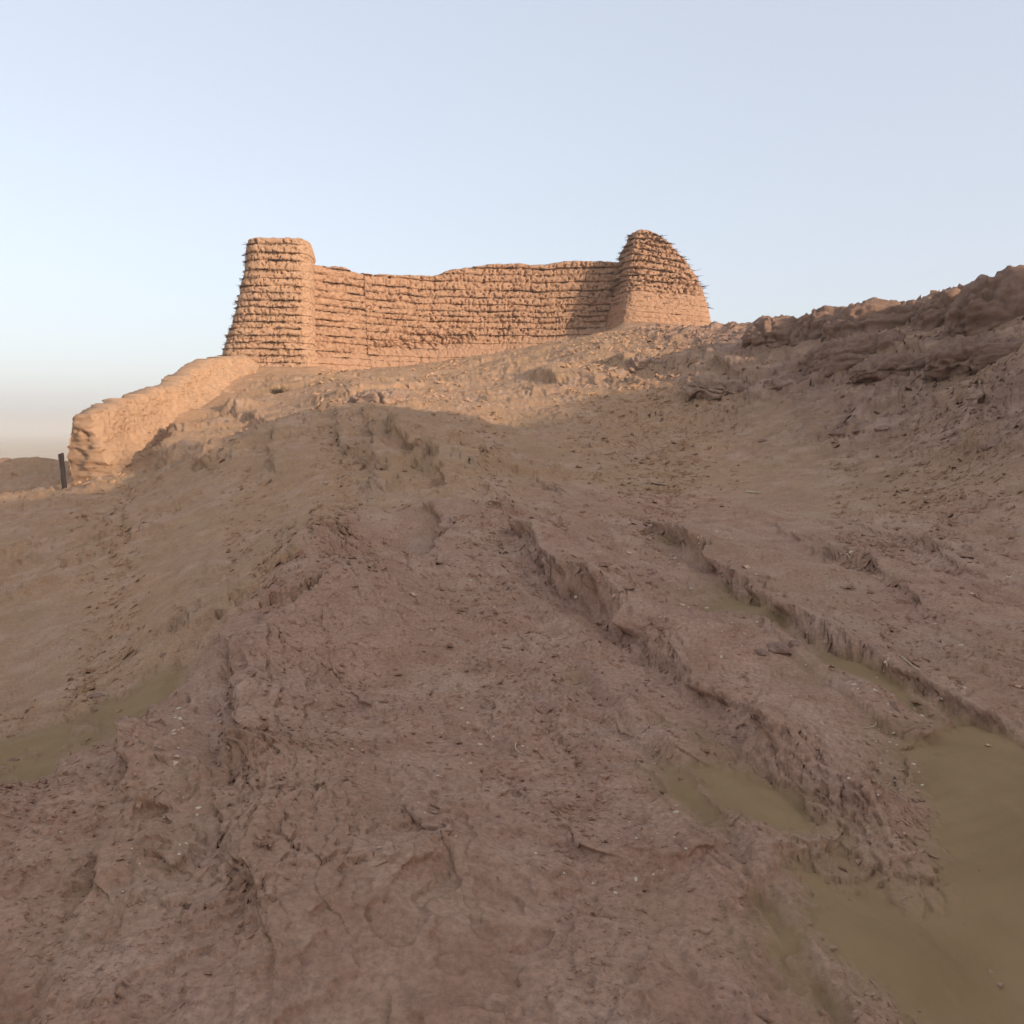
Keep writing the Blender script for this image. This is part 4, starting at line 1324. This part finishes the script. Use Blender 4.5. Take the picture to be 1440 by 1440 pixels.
# --- dark clods and loose rocks
CLODS = [
    (1096, 914, 40, 22, 14, 'big dark flaky clod of clay lying on the sand strip'),
    (1070, 918, 20, 13, 9, 'smaller brown clod against the left of the big flaky clod'),
    (1116, 905, 14, 10, 8, 'knobbly dark clod at the upper right of the big flaky clod'),
    (133, 979, 20, 9, 6, 'long dark stone on the sandy left hand slope'),
    (19, 1069, 9, 8, 6, 'small dark stone on the sand by the left edge'),
    (229, 921, 10, 6, 5, 'dark pebble above the sand channel on the left'),
    (135, 1000, 6, 4, 4, 'tiny dark stone just below the long dark stone on the left'),
    (1370, 557, 26, 10, 8, 'broad dark rock lying high on the right hand slope'),
    (1280, 557, 18, 9, 8, 'blocky dark rock left of the broad dark rock on the right slope'),
    (1366, 570, 20, 9, 7, 'flat dark rock just below the broad dark rock'),
    (1395, 626, 34, 11, 8, 'long low dark rock by the right edge of the slope'),
    (1345, 622, 16, 8, 6, 'short dark rock left of the long low rock by the right edge'),
    (1185, 607, 44, 10, 7, 'long flat slab of dark rock on the middle of the right slope'),
    (1240, 602, 20, 9, 6, 'small dark slab right of the long flat slab on the slope'),
    (1073, 620, 15, 8, 6, 'dark lump of rock left of the long flat slab'),
    (973, 628, 9, 6, 5, 'small dark lump in the middle of the hollow'),
    (998, 630, 8, 6, 5, 'small round lump right of its twin in the hollow'),
    (851, 620, 9, 6, 5, 'lone dark lump on the pale hollow below the fort'),
    (1257, 991, 12, 8, 7, 'rounded brown stone alone on the sand strip'),
    (858, 520, 20, 10, 8, 'jutting dark rock on the lit bank left of the small sunlit outcrop'),
]
for i, (px, py, a, b, c, lab) in enumerate(CLODS):
    p = spot(px, py)
    me = chip_mesh('clod', metres(p, a) * .5, metres(p, b) * .8, metres(p, c) * .55, 40 + i, 0.5, 3)
    put('clod' if py > 800 else 'rock', me, M_CLOD if py > 560 else M_ROCKL, p, rng.uniform(-0.5, 0.5), lab, 'clod' if py > 800 else 'rock', 'loose rocks and clods on the slope', sink=0.0, align=0.6)

# --- pale stone chips
NAMED = [
    (951, 1143, 15, 'largest pale stone chip, lying in front of the sand tongue'),
    (951, 1133, 6, 'small pale crumb touching the largest pale chip'),
    (832, 1150, 9, 'lone pale oblong chip on the near clay left of the largest chip'),
    (247, 1074, 10, 'chalky pebble at the foot of the line of pebbles on the left'),
    (249, 1063, 8, 'chalky pebble in the middle of the line of pebbles on the left'),
    (251, 1052, 6, 'chalky pebble at the head of the line of pebbles on the left'),
    (254, 1011, 11, 'orange tinted stone on the crest left of the rocky bulge'),
    (244, 1028, 8, 'greyish flat stone just below the orange tinted stone'),
    (252, 996, 8, 'thin pale sliver just above the orange tinted stone'),
    (279, 1137, 11, 'white knobbly stone in the gully at lower left'),
    (277, 1146, 7, 'white crumb under the knobbly stone in the gully'),
    (253, 1188, 6, 'left one of two white chips lying side by side at lower left'),
    (262, 1186, 6, 'right one of two white chips lying side by side at lower left'),
    (252, 1201, 6, 'white chip right below the side by side pair at lower left'),
    (540, 801, 5, 'white pebble in the shaded cut behind the near crest'),
    (1014, 924, 8, 'pale chip on the sand edge left of the flaky clod'),
    (1297, 1007, 9, 'grey pebble at the end of the second ledge'),
    (1356, 968, 8, 'grey flake on the clay near the right edge'),
    (1166, 762, 8, 'pale pebble pair near the top of the third ledge'),
    (894, 1237, 10, 'pale flat chip low on the near slope by the sand'),
    (835, 1243, 9, 'pale chunky chip at the lower middle of the near slope'),
    (865, 1256, 9, 'pale angular chip right of the chunky chip at lower middle'),
]
cmesh = [chip_mesh('stone_chip', 0.5 * random.uniform(.85, 1.15), 0.5 * random.uniform(.55, .85), 0.5 * random.uniform(.4, .6), 100 + i, 0.5, 1 if i > 3 else 2) for i in range(14)]
M_SHARD = mat_plain('reddish_shard', (0.42, 0.24, 0.16), (0.60, 0.38, 0.27), 30.0)
for i, me in enumerate(cmesh):
    me.materials.append(M_SHARD if i in (6, 9, 12) else M_CHIP)
for i, (px, py, s, lab) in enumerate(NAMED):
    p = spot(px, py)
    put('stone_chip', cmesh[i % 4], None, p, rng.uniform(0, 6.28), lab, 'stone chip', 'pale stone chips on the slope', scale=metres(p, s), align=0.7)
CLUSTER = [(1000, 860, 90, 60, 34), (1230, 1000, 90, 60, 26), (1260, 1110, 60, 70, 26), (640, 1060, 90, 70, 32), (820, 1200, 120, 50, 34), (560, 1130, 120, 60, 20), (250, 1060, 14, 60, 16),
           (700, 940, 120, 90, 20), (1300, 800, 130, 60, 20), (980, 790, 60, 30, 14), (660, 820, 70, 40, 10), (480, 980, 60, 60, 10), (370, 690, 60, 60, 8), (150, 1220, 60, 40, 8)]
WHERE = ['between the first and second ledge', 'on the sand strip under the second ledge', 'on the rough strip beside the right hand sand', 'on the near clay left of centre', 'at the lower middle of the near clay', 'in the lower left centre of the near clay', 'along the gully at lower left', 'on the bare clay at centre', 'between the third and fourth ledge', 'at the head of the second ledge', 'on the crest of the near mound', 'on the rocky bulge left of centre', 'on the far slope left of centre', 'on the near clay in the lower left corner']
cnt = 0
for ci, (cx, cy, sx_, sy_, n) in enumerate(CLUSTER):
    for _ in range(n):
        px, py = rng.normal(cx, sx_ * 0.7), rng.normal(cy, sy_ * 0.7)
        if not (5 < px < 1435 and 690 < py < 1430):
            continue
        p = spot(px, py)
        s = metres(p, float(np.clip(rng.lognormal(1.5, 0.42), 3.0, 9.0)))
        o = put('stone_chip', cmesh[4 + int(rng.integers(10))], None, p, rng.uniform(0, 6.28), 'tiny light stone chip ' + WHERE[ci], 'stone chip', 'tiny stone chips ' + WHERE[ci], scale=s, align=0.5)
        cnt += 1
print('chips', cnt)


# --- stalks and sticks
def stick(px0, py0, px1, py1, wpx, mat, name, label, bend=0.0):
    a = spot(px0, py0); b = spot(px1, py1)
    w = metres(a, wpx) * 0.5
    n = 9
    c = np.array([a + (b - a) * t for t in np.linspace(0, 1, n)])
    side = np.cross(b - a, [0, 0, 1.0]); side /= np.linalg.norm(side)
    c += side * (np.sin(np.linspace(0, np.pi, n)) * bend * np.linalg.norm(b - a))[:, None]
    for q in c:
        q[2] = max(q[2], gz(q[0], q[1]) + w * 0.6)
    c[:, 2] = np.convolve(np.pad(c[:, 2], 1, mode='edge'), [0.25, 0.5, 0.25], 'valid')
    vv = []
    for k in range(5):
        an = k * 1.2566
        taper_ = np.linspace(1, 0.55, n)[:, None]
        vv.append(c + (side * math.cos(an) + np.array([0, 0, 1.0]) * math.sin(an)) * w * taper_)
    vv = np.array(vv)
    f = [grid_faces(5, n, True), (np.arange(5) * n)[None], (np.arange(5) * n + n - 1)[::-1][None]]
    me = make_mesh(name, vv.reshape(-1, 3), f)
    o = link(name, shift(me, c[0]), mat)
    o.location = tuple(c[0]); o['label'] = label; o['category'] = 'stick'
    return o


stick(1048, 693, 1069, 694, 4.0, M_STRAW, 'stick', 'short pale stick on the brown slope right of centre')
stick(916, 681, 942, 685, 2.4, M_SCRUB, 'stick', 'thin dark twig lying on the upper slab right of centre', 0.03)
stick(514, 800, 546, 776, 1.6, M_STRAW, 'straw', 'long thin yellow straw across the shaded cut', 0.02)
stick(726, 1045, 737, 1062, 2.6, M_STRAW, 'straw', 'curled pale straw on the near clay at centre', 0.2)
stick(1212, 1024, 1232, 1016, 2.0, M_STRAW, 'straw', 'pale straw end resting on the sand strip at right', 0.1)
stick(1182, 780, 1196, 789, 2.6, M_STRAW, 'straw', 'pale curved straw along the third ledge', -0.1)
stick(1268, 924, 1296, 944, 2.4, M_STRAW, 'straw', 'thin stalk just right of the curled orange leaf', 0.05)


# --- loose flakes of clay: far too many to count
def flakes():
    N = 90000
    px = rng.uniform(-30, 1470, N); u_ = rng.random(N)
    dist = np.where(rng.random(N) < 0.36, 2.1 * (11 / 2.1) ** u_, 9.0 * (44 / 9.0) ** u_)
    az = np.arctan((px - 720) / FPX)
    x = np.sin(az) * dist; y = np.cos(az) * dist
    dens = fbm2(x / (0.18 * dist + .2), y / (0.18 * dist + .2), 3, 600) + 0.25 * fbm2(x / (.05 * dist), y / (.05 * dist), 2, 601)
    sm = lookup(SANDM, x, y)
    keep = (dens > rng.uniform(-0.18, 0.52, N)) & (sm < rng.uniform(0.3, 1.02, N))
    x, y, dist, sm = x[keep], y[keep], dist[keep], sm[keep]
    n = len(x)
    z = lookup(GZ, x, y)
    s = np.clip(rng.lognormal(0.85, 0.5, n), 1.2, np.where(dist > 12, 5.0, 9.0)) / FPX * dist
    k = 5
    an = np.sort(rng.random((n, k)) * 0.9 + np.arange(k) , axis=1) * (2 * np.pi / k)
    rad = rng.uniform(0.55, 1.1, (n, k)) * s[:, None]
    el = rng.uniform(1.0, 2.0, n)
    X = np.cos(an) * rad * el[:, None]; Y = np.sin(an) * rad
    rot = np.where((x > 5) & (y > 11), rng.normal(0.95, 0.4, n), rng.normal(-0.25, 0.6, n))
    cr, sr = np.cos(rot)[:, None], np.sin(rot)[:, None]
    Xr = X * cr - Y * sr; Yr = X * sr + Y * cr
    ta = rng.normal(0, 0.30, n)[:, None]; tb = rng.normal(0.10, 0.30, n)[:, None]
    e = 0.05
    gx_ = ((lookup(GZ, x + e, y) - lookup(GZ, x - e, y)) / (2 * e))[:, None]; gy_ = ((lookup(GZ, x, y + e) - lookup(GZ, x, y - e)) / (2 * e))[:, None]
    gx_ = np.clip(gx_, -.8, .8); gy_ = np.clip(gy_, -.8, .8)
    thick = (rng.uniform(0.22, 0.7, n) * s)[:, None]
    zt = Xr * (ta + gx_) + Yr * (gy_ - tb) + thick * 0.55
    zbm = zt - thick
    top = np.stack([x[:, None] + Xr * 0.9, y[:, None] + Yr * 0.9, z[:, None] + zt + rng.normal(0, .08, (n, k)) * s[:, None]], -1)
    bot = np.stack([x[:, None] + Xr, y[:, None] + Yr, z[:, None] + zbm], -1)
    v = np.concatenate([top, bot], 1).reshape(-1, 3)
    o = np.arange(n)[:, None] * (2 * k)
    i = np.arange(k)
    quads = np.stack([i + k, (i + 1) % k + k, (i + 1) % k, i], -1)
    q = (o[:, :, None] + quads[None]).reshape(-1, 4)
    t = o + np.arange(k)[None]
    me = make_mesh('clay_flakes', v, [q, t], False)
    for nm, F in (('sand', SANDM * 0.35), ('purple', PURPLE), ('plain', PLAINM), ('dark', SHADEM)):
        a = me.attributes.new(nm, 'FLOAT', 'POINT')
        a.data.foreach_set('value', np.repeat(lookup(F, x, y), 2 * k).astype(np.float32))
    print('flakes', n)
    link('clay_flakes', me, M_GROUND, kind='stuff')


flakes()
# ------------------------------------------------------------------ haze
def build_haze():
    L, z0, z1 = 14000.0, PLAIN_Z - 1.0, 24.0
    v = [(-L, -L, z0), (L, -L, z0), (L, L, z0), (-L, L, z0), (-L, -L, z1), (L, -L, z1), (L, L, z1), (-L, L, z1)]
    f = [(0, 3, 2, 1), (4, 5, 6, 7), (0, 1, 5, 4), (1, 2, 6, 5), (2, 3, 7, 6), (3, 0, 4, 7)]
    me = make_mesh('haze', v, np.array(f), False)
    m = bpy.data.materials.new('haze'); m.use_nodes = True
    t = m.node_tree; t.nodes.clear()
    out = t.nodes.new('ShaderNodeOutputMaterial')
    pv_ = t.nodes.new('ShaderNodeVolumePrincipled')
    pv_.inputs['Color'].default_value = (0.93, 0.90, 0.84, 1)
    pv_.inputs['Density'].default_value = 0.0009
    pv_.inputs['Anisotropy'].default_value = 0.2
    t.links.new(pv_.outputs[0], out.inputs['Volume'])
    link('haze', me, m, kind='stuff')


build_haze()
